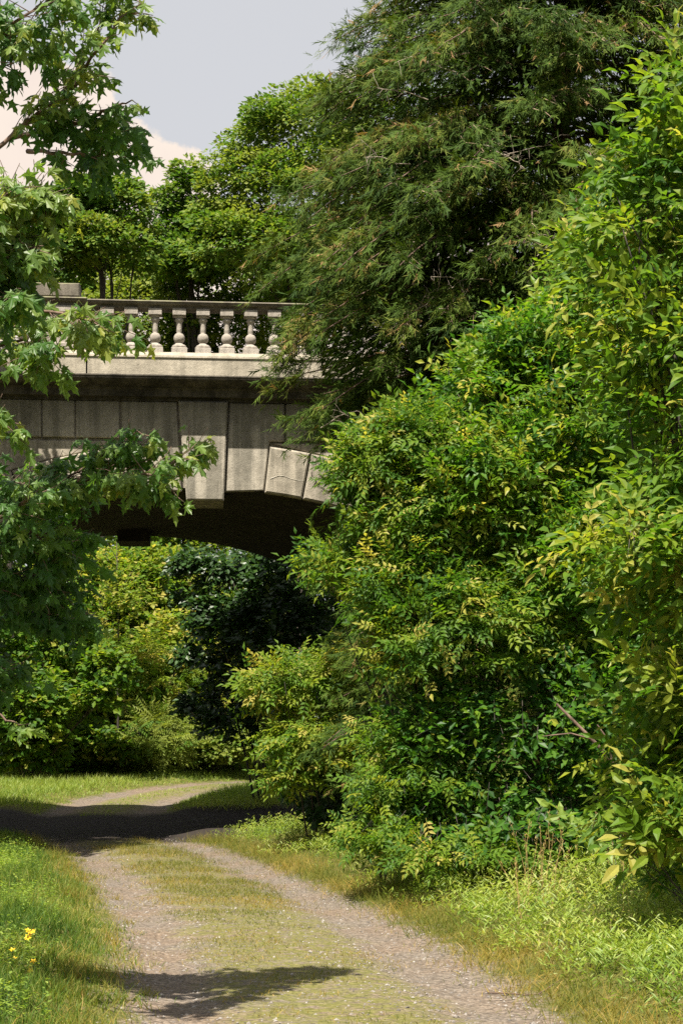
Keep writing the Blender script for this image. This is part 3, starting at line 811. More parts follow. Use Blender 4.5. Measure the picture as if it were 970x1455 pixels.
# balusters
def lathe(prof, n=18):
    V, Fc = [], []
    for r_, z in prof:
        for k in range(n): V.append((r_ * math.cos(2 * math.pi * k / n), r_ * math.sin(2 * math.pi * k / n), z))
    for i in range(len(prof) - 1):
        for k in range(n):
            j = (k + 1) % n; Fc.append((i * n + k, i * n + j, (i + 1) * n + j, (i + 1) * n + k))
    return V, Fc
BH = zz(441, .3) - zp2
def baluster_mesh():
    h = BH; pr = []
    pr += [(.0, .10), (.125, .10), (.128, .125), (.122, .15), (.10, .165), (.078, .175), (.070, .19)]
    for t in np.linspace(-1.15, 1.25, 9): pr.append((.098 * math.cos(t) ** .8 if math.cos(t) > 0 else .05, .285 + .098 * math.sin(t)))
    pr += [(.052, .40), (.047, .46), (.050, .53), (.058, .585), (.078, .60), (.078, .62), (.06, .632), (.062, .645), (.088, .665), (.095, .68), (0, .685)]
    sc_ = h / .80; pr = [(r_, z * sc_) for r_, z in pr]
    V, Fc = lathe(pr)
    def box(hw, z0, z1, c=.008):
        q = len(V)
        for z, i in ((z0, 0), (z1 - c, 0), (z1, c)):
            for x, y in ((-1, -1), (1, -1), (1, 1), (-1, 1)): V.append((x * (hw - i), y * (hw - i), z))
        for l in (0, 4):
            for k in range(4):
                j = (k + 1) % 4; Fc.append((q + l + k, q + l + j, q + l + 4 + j, q + l + 4 + k))
        Fc.append((q + 8, q + 9, q + 10, q + 11)); Fc.append((q + 3, q + 2, q + 1, q))
    box(.138, .002, .10 * sc_); box(.115, .686 * sc_, h - .003)
    me = bpy.data.meshes.new('baluster'); me.from_pydata(V, [], Fc); me.update(); me.shade_smooth()
    me.materials.append(M['baluster'])
    # sharp blocks
    for p in me.polygons:
        if len(p.vertices) == 4 and abs(p.normal.z) > .98 or max(abs(p.normal.x), abs(p.normal.y)) > .9999: p.use_smooth = False
    return me
bm_ = baluster_mesh()
bu = uz(187, 480, .28)[0]; sp = uz(356, 480, .28)[0] - bu; sp /= 5
k0 = -1
us_b = [bu + sp * i for i in range(-1, 26) if bu + sp * i < U1 - 1.5]
us_b += [ped_l - .45 - sp * i for i in range(0, 14)]
for u in us_b:
    o = bpy.data.objects.new('baluster', bm_); o.location = bp(u, .30, zp2); o.rotation_euler = (0, 0, B_ANG + .02 * math.sin(u * 40))
    link(o, bridge)
# coping (rail)
zr0, zr1 = zz(441, .3), zz(427.5, .47)
def rail(u0, u1, name='coping', vf=.48):
    profile(name, [(.09, zr0), (vf - .10, zr0), (vf - .09, zr0 + .035), (vf - .03, zr0 + .06), (vf - .02, zr0 + .09), (vf, zr0 + .095), (vf, zr1 - .025), (vf - .03, zr1), (.14, zr1 + .01), (.11, zr1 - .02), (.10, zr0 + .07)], u0, u1, M['coping'])
rail(e + .01, e + 3.9); rail(e + 3.92, U1); rail(U0, ped_l - .26)
# pedestal
pu0, pu1 = uz(72, 460, .5)[0], uz(113.5, 460, .5)[0]
def boxy(name, u0, u1, v0, v1, z0, z1, mat, c=.02, parent=None):
    return slab(name, [(u0, z0), (u1, z0), (u1, z1), (u0, z1)], v0, v1, mat, c, parent)
pw = pu1 - pu0
shaft = boxy('pedestal_shaft', pu0 - .25, pu1, .02, .47, zp2 + .002, zr0 - .002, M['baluster'])
# raised frame on the shaft's face leaves a recessed panel
zt_, zb_ = zr0 - .01, zp2 + .01
for (a, b, c_, d_) in ((pu1 - .14, pu1 - .01, zb_, zt_), (pu0 - .24, pu0 - .12, zb_, zt_)):
    boxy('panel_frame', a, b, .472, .515, c_, d_, M['baluster'], .012, shaft)
boxy('panel_frame', pu0 - .119, pu1 - .141, .472, .512, zt_ - .12, zt_, M['baluster'], .012, shaft)
boxy('panel_frame', pu0 - .119, pu1 - .141, .472, .512, zb_, zb_ + .12, M['baluster'], .012, shaft)
boxy('pedestal_half_shaft', pu1 + .003, pu1 + .16, .10, .40, zp2 + .002, zr0 - .002, M['baluster'])
rail(ped_l - .25, e, 'pedestal_coping', .58)
boxy('pedestal_cap', uz(60, 400, .45)[0] - .10, uz(114, 400, .45)[0], .08, .52, zr1 + .012, zz(406.5, .5), M['coping'], .02)
# deck and back parapet
V = [bp(U0, .5, zc2 + .008), bp(U1, .5, zc2 + .008), bp(U1, .5, zc2 + .008) + AX * (DEPTH + .6), bp(U0, .5, zc2 + .008) + AX * (DEPTH + .6)]
V += [v - np.array([0, 0, .3]) for v in V]
for i in range(4):
    V[i] = V[i] - NRM * .35; V[i + 4] = V[i + 4] - NRM * .35
mesh_obj('road_deck', V, [(0, 1, 2, 3), (7, 6, 5, 4), (0, 4, 5, 1), (1, 5, 6, 2), (2, 6, 7, 3), (3, 7, 4, 0)], M['soffit'], bridge)
V = []
for v, z in ((0, zc2), (-.4, zc2), (-.4, zr1), (0, zr1)):
    for u in (U0, U1): V.append(bp(u, v + .2, z + .01) + AX * (DEPTH))
mesh_obj('far_parapet', V, [(0, 1, 3, 2), (2, 3, 5, 4), (4, 5, 7, 6), (6, 7, 1, 0), (0, 2, 4, 6), (1, 7, 5, 3)], M['coping'], bridge)
# lime run across the first proud voussoir on the right
cp = [uz(384, 680, .12), uz(396, 677), uz(404, 678), uz(414, 682), uz(424, 684), uz(431, 684)]
g = Geo(); g.tube([bp(u, .115, z) for u, z in cp], .004, .002, 4); g.build('lime_run', M['crack'], bridge)

# ------------------------------------------------------------------ foliage generators
UP = np.array([0, 0, 1.0])
def sphere(n, r=rng, up=-1.0):
    z = r.uniform(up, 1, n); a = r.uniform(0, 2 * np.pi, n); q = np.sqrt(1 - z * z)
    return np.stack([q * np.cos(a), q * np.sin(a), z], 1)
def lobe_points(lobes, n, r=rng, shell=.5, up=-.75, face=0.0):
    """points in the outer shell of a union of ellipsoids (x,y,z,rx,ry,rz), with outward directions"""
    lb = np.array(lobes, float); wgt = (lb[:, 3] * lb[:, 5] + lb[:, 3] * lb[:, 4]); wgt /= wgt.sum()
    k = r.choice(len(lb), n, p=wgt); d = sphere(n, r, up)
    rr = 1 - shell * r.random(n) ** 1.6
    P = lb[k, :3] + d * lb[k, 3:] * rr[:, None]; Nn = unit(d / lb[k, 3:])
    keep = np.ones(n, bool)
    for i, l in enumerate(lb):
        q = (((P - l[:3]) / l[3:]) ** 2).sum(1)
        keep &= ~((q < .45) & (k != i))
    f = (np.sin(P[:, 0] * 3.1 + 1.7 * np.sin(P[:, 2] * 2.3)) + np.sin(P[:, 2] * 4.3 + 1.2 * np.sin(P[:, 1] * 3)) + np.sin(P[:, 1] * 3.7 + P[:, 0] * 2.1)) / 3
    keep &= r.random(n) < np.clip(.75 + .9 * f, .12, 1)
    return P[keep], Nn[keep]

def sprays(geo, tips, outd, tplt, m, L_, size, var0, r=rng, out=.8, up=.25, droop=.35, side=.9, upn=1.0, jit=.35, twig=.0035, tm=1, svar=.14, tvar=.15, ndir=None):
    """every tip carries one leafy twig: m leaves in two ranks along it"""
    n = len(tips); t = unit(outd * out + UP * up + r.normal(0, jit, (n, 3)))
    sd = unit(np.cross(t, UP) + 1e-6); Lk = L_ * r.uniform(.6, 1.3, n)
    tv = np.clip(var0 + r.normal(0, tvar, n), 0, 1)
    Ps, Ds, Ns, Sz, Va = [], [], [], [], []
    for i in range(m):
        f = (i + .5 + r.uniform(-.3, .3, n)) / m
        sgn = 1 if i % 2 else -1
        if i == m - 1: f = np.ones(n); sgn = 0
        p = tips - t * (Lk * (1 - f))[:, None] - UP * (droop * .5 * Lk * f * f)[:, None]
        d = unit(t * (.55 + .3 * f[:, None]) + sd * (sgn * side) - UP * droop * r.uniform(.3, 1.6, n)[:, None] + r.normal(0, .25, (n, 3)))
        nn = unit(UP * upn * .75 + outd * .25 + r.normal(0, .42, (n, 3)) + np.array([-.15, -.45, 0]))
        Ps.append(p); Ds.append(d); Ns.append(nn); Sz.append(size * r.uniform(.65, 1.25, n)); Va.append(np.clip(tv + r.normal(0, svar, n), 0, 1))
    P = np.concatenate(Ps); D = np.concatenate(Ds); Nn = np.concatenate(Ns); Sz = np.concatenate(Sz); Va = np.concatenate(Va)
    if geo is not None: geo.inst(tplt, P, D, Nn, Sz, Va)
    if geo is not None and twig:   # thin twig triangle strips
        a = tips - t * Lk[:, None] * 1.3; b = tips - UP * (droop * .5 * Lk)[:, None]
        q = sd * twig
        V = np.stack([a - q, a + q, b], 1).reshape(-1, 3); T = np.arange(n * 3).reshape(-1, 3)
        geo.add(V, T, .5, tm)
    return P, D, Nn, Sz, Va

def visible(P, m=30):
    px = 485 + F * P[:, 0] / P[:, 1]; py = 1070 - F * (P[:, 2] - 1.6) / P[:, 1]
    return (px > -m) & (px < 970 + m) & (py > -m) & (py < 1455 + m)

SLIM[id(ASH)] = ASH_S; SLIM[id(ASH2)] = ASH2_S
def leaf_parts(parent, tplt, mat, P, D, Nn, Sz, Va, count=300, name='leaf', score=None, parents=None):
    """the largest, nearest leaves as objects that share mesh data; returns the mask of the rest"""
    s_ = Sz / P[:, 1] * (1 + .0 * Va)
    if score is not None: s_ = s_ * score
    s_[~visible(P, -4)] = 0
    pick = np.argsort(-s_)[:count]
    meshes = []
    for i in range(6):
        g = Geo(); g.add(tplt[0], tplt[1], (i + .5) / 6); meshes.append(g.mesh(name, mat))
    Du = unit(D); X = unit(np.cross(Du, Nn)); Z = np.cross(X, Du)
    from mathutils import Matrix
    inv = parent_inv(parent)
    for k in pick:
        o = bpy.data.objects.new(name, meshes[min(5, int(Va[k] * 6))])
        s = float(Sz[k])
        m_ = Matrix([[X[k, 0] * s, Du[k, 0] * s, Z[k, 0] * s, P[k, 0]], [X[k, 1] * s, Du[k, 1] * s, Z[k, 1] * s, P[k, 1]], [X[k, 2] * s, Du[k, 2] * s, Z[k, 2] * s, P[k, 2]], [0, 0, 0, 1]])
        o.parent = parent if parents is None else parents[k]; o.matrix_parent_inverse = inv if parents is None else parent_inv(parents[k]); o.matrix_basis = m_
        COL.objects.link(o)
    rest = np.ones(len(P), bool); rest[pick] = False
    return rest

def wander(a, b, n=7, amp=.08, r=rng, sag=0.0):
    a = np.asarray(a, float); b = np.asarray(b, float); t = np.linspace(0, 1, n)[:, None]
    L_ = np.linalg.norm(b - a); p = a + (b - a) * t
    off = np.cumsum(r.normal(0, amp * L_ / n, (n, 3)), 0) * np.sin(np.pi * t) ** .5
    p = p + off * np.sin(np.pi * t); p[:, 2] += (np.sin(np.pi * t) * sag * L_)[:, 0]
    return p

def tree_thing(name, base, label, cat, group=None):
    return empty(name, tuple(map(float, base)), label, cat, group)

def trunk_part(parent, base, top, r0, r1, limbs, mat, r=rng, sides=9):
    g = Geo(); pts = wander(base, top, 9, .05, r); pts[0] = base
    rad = np.linspace(r0, r1, 9); rad[0] *= 1.35
    g.tube(pts, rad, sides=sides)
    for l in limbs:
        k = r.integers(3, 8); st = pts[k]
        q = wander(st, l, 8, .10, r, sag=.04)
        g.tube(q, rad[k] * .5, max(.008, rad[k] * .1), 5)
        for _ in range(2):
            kk = r.integers(3, 7); e_ = np.asarray(l) + r.normal(0, .4, 3)
            g.tube(wander(q[kk], e_, 5, .1, r), rad[k] * .2, .006, 4)
    return g.build('trunk', mat, parent, smooth=True)

def shrub(name, label, cat, base, lobes, tplt, mat, n_tips, m, L_, size, var0, group=None, seed=1, stems=4, parts=0, bark='bark_dark', up=-.6, shell=.5, cull=True, trunk_r=.03, fine=False, **kw):
    r = np.random.default_rng(seed)
    t = tree_thing(name, base, label, cat, group)
    base = np.asarray(base, float)
    if stems:
        for s_ in range(stems):
            l = lobes[s_ % len(lobes)]
            g = Geo(); b = base + np.array([r.normal(0, .12), r.normal(0, .12), -.05])
            tip = np.array(l[:3]) + r.normal(0, .3, 3) * np.array(l[3:]) + UP * l[5] * .35
            q = wander(b, tip, 8, .12, r)
            g.tube(q, trunk_r, trunk_r * .3, 6)
            for _ in range(5):
                kk = r.integers(2, 7); e_ = np.array(l[:3]) + unit(r.normal(0, 1, 3)) * np.array(l[3:]) * .85
                g.tube(wander(q[kk], e_, 6, .12, r), trunk_r * .45, .004, 4)
            g.build('stem', M[bark], t, smooth=True)
    tips, od = lobe_points(lobes, n_tips, r, shell=shell, up=up)
    gh = height(tips[:, 0], tips[:, 1]); k = tips[:, 2] > gh + .05; tips, od = tips[k], od[k]
    if cull:
        k = infrustum(tips, 220); tips, od = tips[k], od[k]
    g = Geo()
    if parts:
        P, D, Nn, Sz, Va = sprays(None, tips, od, tplt, m, L_, size, var0, r, **kw)
        # nearest, least covered leaves: favour the side that faces the camera
        lb = np.array(lobes); c = np.average(lb[:, :3], axis=0, weights=lb[:, 3])
        sc_ = np.where((P - c)[:, 1] < -.15 * lb[:, 4].max(), 1.0, .5)
        rest = leaf_parts(t, tplt, mat, P, D, Nn, Sz, Va, parts, score=sc_)
        g.inst(tplt if fine else SLIM.get(id(tplt), tplt), P[rest], D[rest], Nn[rest], Sz[rest], Va[rest])
        a = tips - unit(od) * L_; sd = unit(np.cross(od, UP) + 1e-6) * .004
        g.add(np.stack([a - sd, a + sd, tips], 1).reshape(-1, 3), np.arange(len(tips) * 3).reshape(-1, 3), .5, 1)
    else:
        sprays(g, tips, od, SLIM.get(id(tplt), tplt), m, L_, size, var0, r, **kw)
    g.build('foliage', [mat, M[bark]], t, kind='stuff')
    return t

def gz(x, y): return float(height(np.array([x]), np.array([y]))[0])

# ------------------------------------------------------------------ the big drooping conifer
def conifer():
    r = np.random.default_rng(21)
    cx, cy = 3.2, 25.2; base = (cx, cy, gz(cx, cy))
    t = tree_thing('conifer_tree', base, 'huge dark drooping conifer rising in front of the bridge, right of the balustrade', 'tree')
    g = Geo(); pts = wander(base, (cx + .1, cy, 17.5), 12, .01, r); pts[0] = base
    g.tube(pts, np.linspace(.30, .04, 12), sides=10); g.build('trunk', M['bark_red'], t, smooth=True)
    fo = Geo(); br = Geo(); sh = Geo()
    zc = np.array([1.2, 2.5, 4.0, 5.2, 6.6, 7.6, 8.4, 9.4, 10.4, 11.5, 12.6, 13.2, 13.8, 15.5, 17.5]); Rz = np.array([3.2, 3.7, 3.5, 3.3, 3.75, 4.1, 4.4, 4.5, 4.1, 3.75, 3.3, 2.8, 2.4, 1.8, .3])
    nb = 570; FP, FD, FN, FS, FV = [], [], [], [], []
    for b in range(nb):
        f = ((b * .6180339) % 1 + r.random() / nb); z0 = 1.7 + 15.4 * f ** .9
        az = R(r.uniform(-212, 20) if b % 3 else r.normal(-140, 42)) if b % 12 else R(r.uniform(25, 145))
        d = np.array([math.cos(az), math.sin(az), 0])
        Rr = np.interp(z0, zc, Rz) * r.uniform(.80, 1.03)
        s = np.linspace(0, 1, 12)
        rise = r.uniform(.05, .3); drop = r.uniform(.28, .5)
        q = np.stack([cx + d[0] * Rr * s, cy + d[1] * Rr * s, z0 + Rr * (rise * s - drop * s ** 2.2)], 1) + np.cumsum(r.normal(0, .025, (12, 3)), 0)
        q[:, 2] = np.maximum(q[:, 2], .9)
        br.tube(q, .035 if z0 < 14 else .02, .006, 5)
        ns = int((27 if d[0] < .5 else 22) * Rr / 3.5) + 4
        ss = r.uniform(.10, 1, ns) ** .75
        base_p = np.stack([np.interp(ss, s, q[:, i]) for i in range(3)], 1)
        sd = np.array([-d[1], d[0], 0])
        sgn = r.choice([-1, 1], ns)
        sl = r.uniform(.35, .8, ns) * (1.15 - .5 * ss)
        sdir = unit(d * .6 + sd * sgn[:, None] * r.uniform(.3, 1, ns)[:, None] + UP * r.uniform(-.35, .15, ns)[:, None])
        pv = np.clip(.34 + r.normal(0, .13), 0, 1)
        mf = 11
        ff = (np.arange(mf) + .5) / mf
        P = base_p[:, None] + sdir[:, None] * (sl[:, None, None] * ff[None, :, None]) - UP * (.35 * sl[:, None] * ff[None] ** 2)[..., None] + r.normal(0, .05, (ns, mf, 3))
        Dd = unit(sdir[:, None] * .6 + d * .3 - UP * r.uniform(-.1, 1.1, (ns, mf, 1)) + r.normal(0, .4, (ns, mf, 3)))
        e_ = P[:, -1]; a_ = base_p; qv = np.array([-d[1], d[0], 0]) * .004 + UP * .003
        mid = P[:, mf // 2]
        sh.add(np.stack([a_ - qv, a_ + qv, mid], 1).reshape(-1, 3), np.arange(ns * 3).reshape(-1, 3)); sh.add(np.stack([mid - qv * .8, mid + qv * .8, e_], 1).reshape(-1, 3), np.arange(ns * 3).reshape(-1, 3))
        FP.append(P.reshape(-1, 3)); FD.append(Dd.reshape(-1, 3)); FN.append(unit(d[None] * .6 + UP * .6 + np.array([-.2, -.4, 0]) + r.normal(0, .5, (ns * mf, 3))))
        FS.append(r.uniform(.13, .27, ns * mf)); FV.append(np.clip(pv + r.normal(0, .13, ns * mf) + (r.random(ns * mf) < .05) * .42, 0, 1))
    P = np.concatenate(FP); D = np.concatenate(FD); Nn = np.concatenate(FN); Sz = np.concatenate(FS); Va = np.concatenate(FV)
    k = infrustum(P, 120); P, D, Nn, Sz, Va = P[k], D[k], Nn[k], Sz[k], Va[k]
    for i in range(4):
        j = slice(i, None, 4); fo.inst(FRONDS[i], P[j], D[j], Nn[j], Sz[j], Va[j])
    n = 80000; z = np.where(r.random(n) < .35, r.uniform(6.3, 9.8, n), r.uniform(1.6, 16.5, n)); a = np.radians(r.uniform(-200, 30, n)); q = np.interp(z, zc, Rz) * r.uniform(.12, .82, n)
    P = np.stack([cx + np.cos(a) * q, cy + np.sin(a) * q, z - .12 * q], 1); k = infrustum(P, 80)
    k &= (np.sin(P[:, 0] * 3 + 2 * np.sin(P[:, 2] * 1.9)) + np.sin(P[:, 2] * 4.1 + P[:, 1] * 2)) > -.6
    P = P[k]; n = len(P); a = a[k]
    fo.inst(NEEDLE, P, np.stack([np.cos(a), np.sin(a), -r.uniform(.1, 1.2, n)], 1) + r.normal(0, .4, (n, 3)), r.normal(0, 1, (n, 3)) + [0, -.5, .6], r.uniform(.14, .26, n), np.clip(r.normal(.3, .14, n), 0, 1))
    fo.build('foliage', M['cedar'], t, kind='stuff')
    br.build('branches', M['bark_red'], t, kind='stuff', smooth=True)
    sh.build('shoots', M['shoot'], t, kind='stuff')
    # bleached dead branches that show through
    for px, py, Y, dx, dz, ln in [(690, 190, 21.7, 1, -.15, .7), (715, 200, 21.7, .5, -.5, .6), (585, 218, 22.1, -1, .05, .6), (790, 330, 21.8, -.4, -.7, .8), (805, 325, 21.8, -1, -.2, .6),
                                  (700, 385, 21.9, -1, -.05, .8), (560, 455, 22.3, .7, .45, .7), (650, 85, 22.1, -1, .15, .7), (610, 125, 22.1, -1, .1, .6), (690, 435, 21.9, -1, .03, .6), (455, 600, 23, 1, .4, .5), (590, 330, 22.1, -.2, -.9, .4)]:
        g = Geo(); a = pix(px, py, Y); a[1] += .4; b = a + np.array([dx, -.35, dz]) * ln
        q = wander(a, b, 8, .3, r); g.tube(q, .009, .003, 4)
        for _ in range(8):
            k = r.integers(2, 8); e_ = q[k] + np.array([dx * r.uniform(-.3, .6), r.normal(0, .15), r.normal(-.05, .3)]) * ln * .5
            qq = wander(q[k], e_, 5, .3, r); g.tube(qq, .004, .0015, 3)
            e2 = qq[3] + r.normal(0, .13, 3); g.tube(wander(qq[2], e2, 4, .2, r), .003, .0015, 3)
        g.build('dead_branch', M['dead'], t, smooth=True)
conifer()

# ------------------------------------------------------------------ shrubs in front on the right
def ell(px, py, Y, rx, rz, ry=None):
    c = pix(px, py, Y); return (c[0], c[1], c[2], rx, ry or rx, rz)
# main leafy mass: three plants with leaves of their own
shrub('ash_tree', 'large bright green ash filling the middle right between the conifer and the right edge', 'tree', (2.9, 19.4, gz(2.9, 19.4)),
      [ell(690, 570, 19.3, .75, .6), ell(760, 500, 19.4, .8, .6), ell(800, 620, 19.2, 1.1, 1.0), ell(830, 800, 18.9, 1.2, 1.1), ell(900, 640, 19.2, 1.1, 1.3), ell(870, 400, 19.5, .75, .9), ell(700, 700, 18.8, 1.0, .9), ell(900, 950, 18.8, 1.2, 1.2)],
      ASH, M['ash'], 3900, 5, .40, .215, .50, seed=3, stems=5, parts=300, shell=.42, droop=.02, jit=.6, tvar=.2, trunk_r=.04)
shrub('boxelder_tree', 'lighter yellow-flecked leafy tree left of the big ash, reaching over the arch edge', 'tree', (1.2, 19.2, gz(1.2, 19.2)),
      [ell(600, 630, 18.9, .75, .45), ell(545, 665, 18.8, .62, .55), ell(640, 720, 18.7, .8, .7), ell(600, 830, 18.6, .75, .7), ell(500, 800, 19.3, .5, .3), ell(450, 790, 19.6, .28, .16), ell(650, 900, 18.4, 1.0, .8), ell(570, 740, 18.8, .6, .4)],
      ASH2, M['yellow'], 2500, 5, .34, .23, .36, seed=4, stems=5, parts=200, shell=.45, droop=.2, jit=.5, tvar=.26, svar=.2, trunk_r=.03)
shrub('understory_shrub', 'dark shaded leafy shrub under the big ash, behind the verge grass', 'shrub', (2.3, 18.8, gz(2.3, 18.8)),
      [ell(640, 1040, 18.6, .9, .7), ell(770, 1020, 18.6, 1.3, .9), ell(690, 1130, 18.6, 1.1, .5), ell(740, 1170, 18.3, 1.3, .3), ell(860, 1080, 18.4, .9, .9), ell(590, 1130, 18.8, .6, .4)],
      OVAL, M['ash'], 4600, 5, .32, .11, .22, seed=6, stems=5, shell=.5, droop=.35, jit=.5, tvar=.2, trunk_r=.02)
# nearer, larger leaved ash at the right edge
shrub('ash_tree', 'tall yellow-green ash at the right edge of the picture with large glossy leaflets', 'tree', (3.0, 12.8, gz(3.0, 12.8)),
      [ell(985, 150, 13.2, .42, .5), ell(960, 240, 13.2, .55, .45), ell(930, 330, 13.1, .62, .45), ell(910, 430, 13.1, .6, .5), ell(990, 540, 13, .75, .8), ell(1010, 720, 12.8, .7, .7), ell(900, 780, 12.3, .55, .28),
       ell(990, 850, 12.7, .7, .6), ell(1000, 1000, 12.6, .65, .6), ell(1010, 1130, 12.4, .6, .4)],
      ASH, M['yellow'], 850, 5, .34, .25, .42, seed=5, stems=4, parts=300, shell=.5, droop=.02, tvar=.22, trunk_r=.03, jit=.55, fine=True, up=-.5)
# pale-leaved small maple-like shrub beneath the conifer
shrub('hickory_shrub', 'pale yellow-green shrub at the foot of the bridge, right of the dark opening', 'shrub', (-.3, 26.6, gz(-.3, 26.6)),
      [ell(430, 970, 26.2, .85, .55), ell(440, 1040, 26, .75, .5), ell(395, 960, 26.3, .6, .3), ell(500, 1060, 25.9, .8, .5), ell(480, 960, 26.4, .7, .6), ell(410, 1095, 25.8, .45, .2)],
      ASH2, M['yellow'], 1000, 5, .38, .28, .58, seed=8, stems=3, parts=80, shell=.5, droop=.5, tvar=.18, trunk_r=.018)
shrub('shade_shrub', 'low black-green shrub added to darken the shaded hollow between the pale shrub and the ash clump', 'shrub', (.1, 28.2, gz(.1, 28.2)),
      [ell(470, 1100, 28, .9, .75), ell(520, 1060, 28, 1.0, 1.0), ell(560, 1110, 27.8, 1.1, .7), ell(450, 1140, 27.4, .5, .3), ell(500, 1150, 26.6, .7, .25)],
      BIT, M['dark'], 3000, 6, .35, .15, .2, seed=15, stems=2, shell=.6, droop=.5, trunk_r=.01)  # added dark mass that stands in for the black shade under the shrubs
# low shrub at the edge of the ash
shrub('hickory_shrub', 'drooping pale-leaved shrub under the left side of the big ash clump', 'shrub', (.55, 19.6, gz(.55, 19.6)),
      [ell(560, 1040, 18.5, .55, .4), ell(600, 1110, 18.3, .7, .4), ell(540, 1100, 18.6, .4, .3), ell(640, 1170, 17.9, .8, .22), ell(520, 1165, 18.4, .35, .15), ell(575, 1185, 18.1, .6, .17), ell(660, 1200, 17.6, .9, .16)],
      ASH2, M['yellow'], 700, 5, .28, .21, .38, seed=9, stems=3, parts=80, shell=.6, droop=.6, tvar=.2, trunk_r=.014)
# sumac-like fern leaves, lower right
shrub('sumac_shrub', 'ferny sumac with many narrow leaflets at the lower right edge', 'shrub', (3.3, 13.6, gz(3.3, 13.6)),
      [ell(930, 1110, 13.4, .42, .42), ell(975, 1040, 13.4, .35, .4)], FERN, M['ash'], 120, 4, .25, .36, .5, seed=10, stems=2, shell=.8, droop=.5)
shrub('willow_plant', 'narrow-leaved plant rising from the grass at the lower right edge', 'plant', (2.85, 13.4, gz(2.85, 13.4)),
      [ell(960, 1230, 13.3, .3, .3), ell(935, 1200, 13.4, .2, .2)], NARROW, M['ash'], 260, 6, .2, .14, .5, seed=11, stems=3, shell=.9, droop=.6, trunk_r=.008)
shrub('ash_sapling', 'low young ash with big yellow-green leaves above the grass at the right edge', 'shrub', (2.95, 12.7, gz(2.95, 12.7)),
      [ell(945, 1185, 12.6, .26, .16), ell(900, 1195, 12.6, .14, .1)], ASH, M['yellow'], 34, 3, .2, .30, .55, seed=12, stems=2, parts=60, shell=.8, droop=.15, trunk_r=.008)
shrub('hickory_seedling', 'small pale seedling with five-part leaves standing in front of the dark gap', 'plant', (2.35, 15.7, gz(2.35, 15.7)),
      [ell(845, 1180, 15.6, .2, .1)], ASH, M['stilt'], 8, 3, .16, .26, .35, seed=13, stems=1, parts=16, shell=.8, droop=.1, trunk_r=.006)
# leaning bare limb through the ash
g = Geo(); g.tube([pix(790, 1000, 17.3), pix(830, 1040, 17.2), pix(870, 1082, 17.2), pix(900, 1130, 17.4), pix(925, 1230, 17.8)], .014, .034, 6)
t = empty('fallen_limb', tuple(pix(925, 1230, 17.8)), 'bare brown limb leaning up through the shaded leaves at lower right', 'branch')
g.build('limb', M['bark_red'], t, smooth=True)
g = Geo(); g.tube([pix(868, 1080, 17.2), pix(862, 1050, 17.1), pix(848, 1030, 17.0)], .014, .006, 5); g.build('side_branch', M['bark_red'], t, smooth=True)
g = Geo(); g.tube([pix(840, 1050, 17.2), pix(810, 1042, 17.1), pix(770, 1046, 17.0)], .012, .005, 5); g.build('side_branch', M['bark_red'], t, smooth=True)

# ------------------------------------------------------------------ behind and under the bridge
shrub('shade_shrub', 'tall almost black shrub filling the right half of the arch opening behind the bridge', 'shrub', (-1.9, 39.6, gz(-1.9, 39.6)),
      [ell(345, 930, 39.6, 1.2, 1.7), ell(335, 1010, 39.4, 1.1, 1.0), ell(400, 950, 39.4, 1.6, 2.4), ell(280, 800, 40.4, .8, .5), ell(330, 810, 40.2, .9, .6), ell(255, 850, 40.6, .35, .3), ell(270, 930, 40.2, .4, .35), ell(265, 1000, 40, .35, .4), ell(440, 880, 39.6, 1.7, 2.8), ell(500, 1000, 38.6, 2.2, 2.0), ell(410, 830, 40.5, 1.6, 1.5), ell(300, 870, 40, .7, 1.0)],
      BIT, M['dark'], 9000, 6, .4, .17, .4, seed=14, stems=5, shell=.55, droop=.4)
bushes = [
    ('bright bush with yellow-green leaves highest behind the arch, under the far keystone', 200, 850, 54, 2.6, 1.9, 'yellow', OVAL, .42),
    ('sunlit yellow-green bush behind the arch at its left end', 120, 850, 53, 1.9, 1.8, 'ash', OVAL, .62),
    ('broad ferny bush in the middle of the sunlit bank beyond the arch', 190, 960, 51, 2.3, 1.4, 'yellow', FERN, .45),
    ('yellow-topped bush beside the dark shrub beyond the arch', 250, 930, 51.5, 1.5, 1.5, 'yellow', OVAL, .6),
    ('ferny green bush low on the left of the sunlit bank', 95, 985, 50.5, 1.7, 1.3, 'yellow', FERN, .3),
    ('low bluish-green bush at the grass edge, centre of the bank', 210, 1050, 49.2, 1.5, .85, 'far', FERN, .8),
    ('low leafy bush at the grass edge, left of the bank', 130, 1055, 48.8, 1.5, .85, 'yellow', OVAL, .3),
    ('low dark bush at the grass edge beside the bend of the path', 300, 1060, 50.8, 1.5, .9, 'far', OVAL, .7),
    ('shaded bush at far left beyond the arch, beneath the maple', 40, 1010, 46.5, 1.5, 1.5, 'yellow', OVAL, .22),
    ('tall dim bush at far left under the arch, behind the maple leaves', 40, 900, 48, 2.0, 2.0, 'yellow', OVAL, .2),
    ('low green bush at the bend of the path, partly behind the pale shrub', 350, 1050, 53, 1.8, 1.2, 'far', OVAL, .5),
    ('tall green bush filling the gap right of the sunlit bank', 290, 860, 57, 3.0, 2.6, 'yellow', OVAL, .4),
    ('tall pale bush closing the view at the left end of the bank', 60, 800, 57, 3.0, 2.6, 'yellow', OVAL, .4),
]
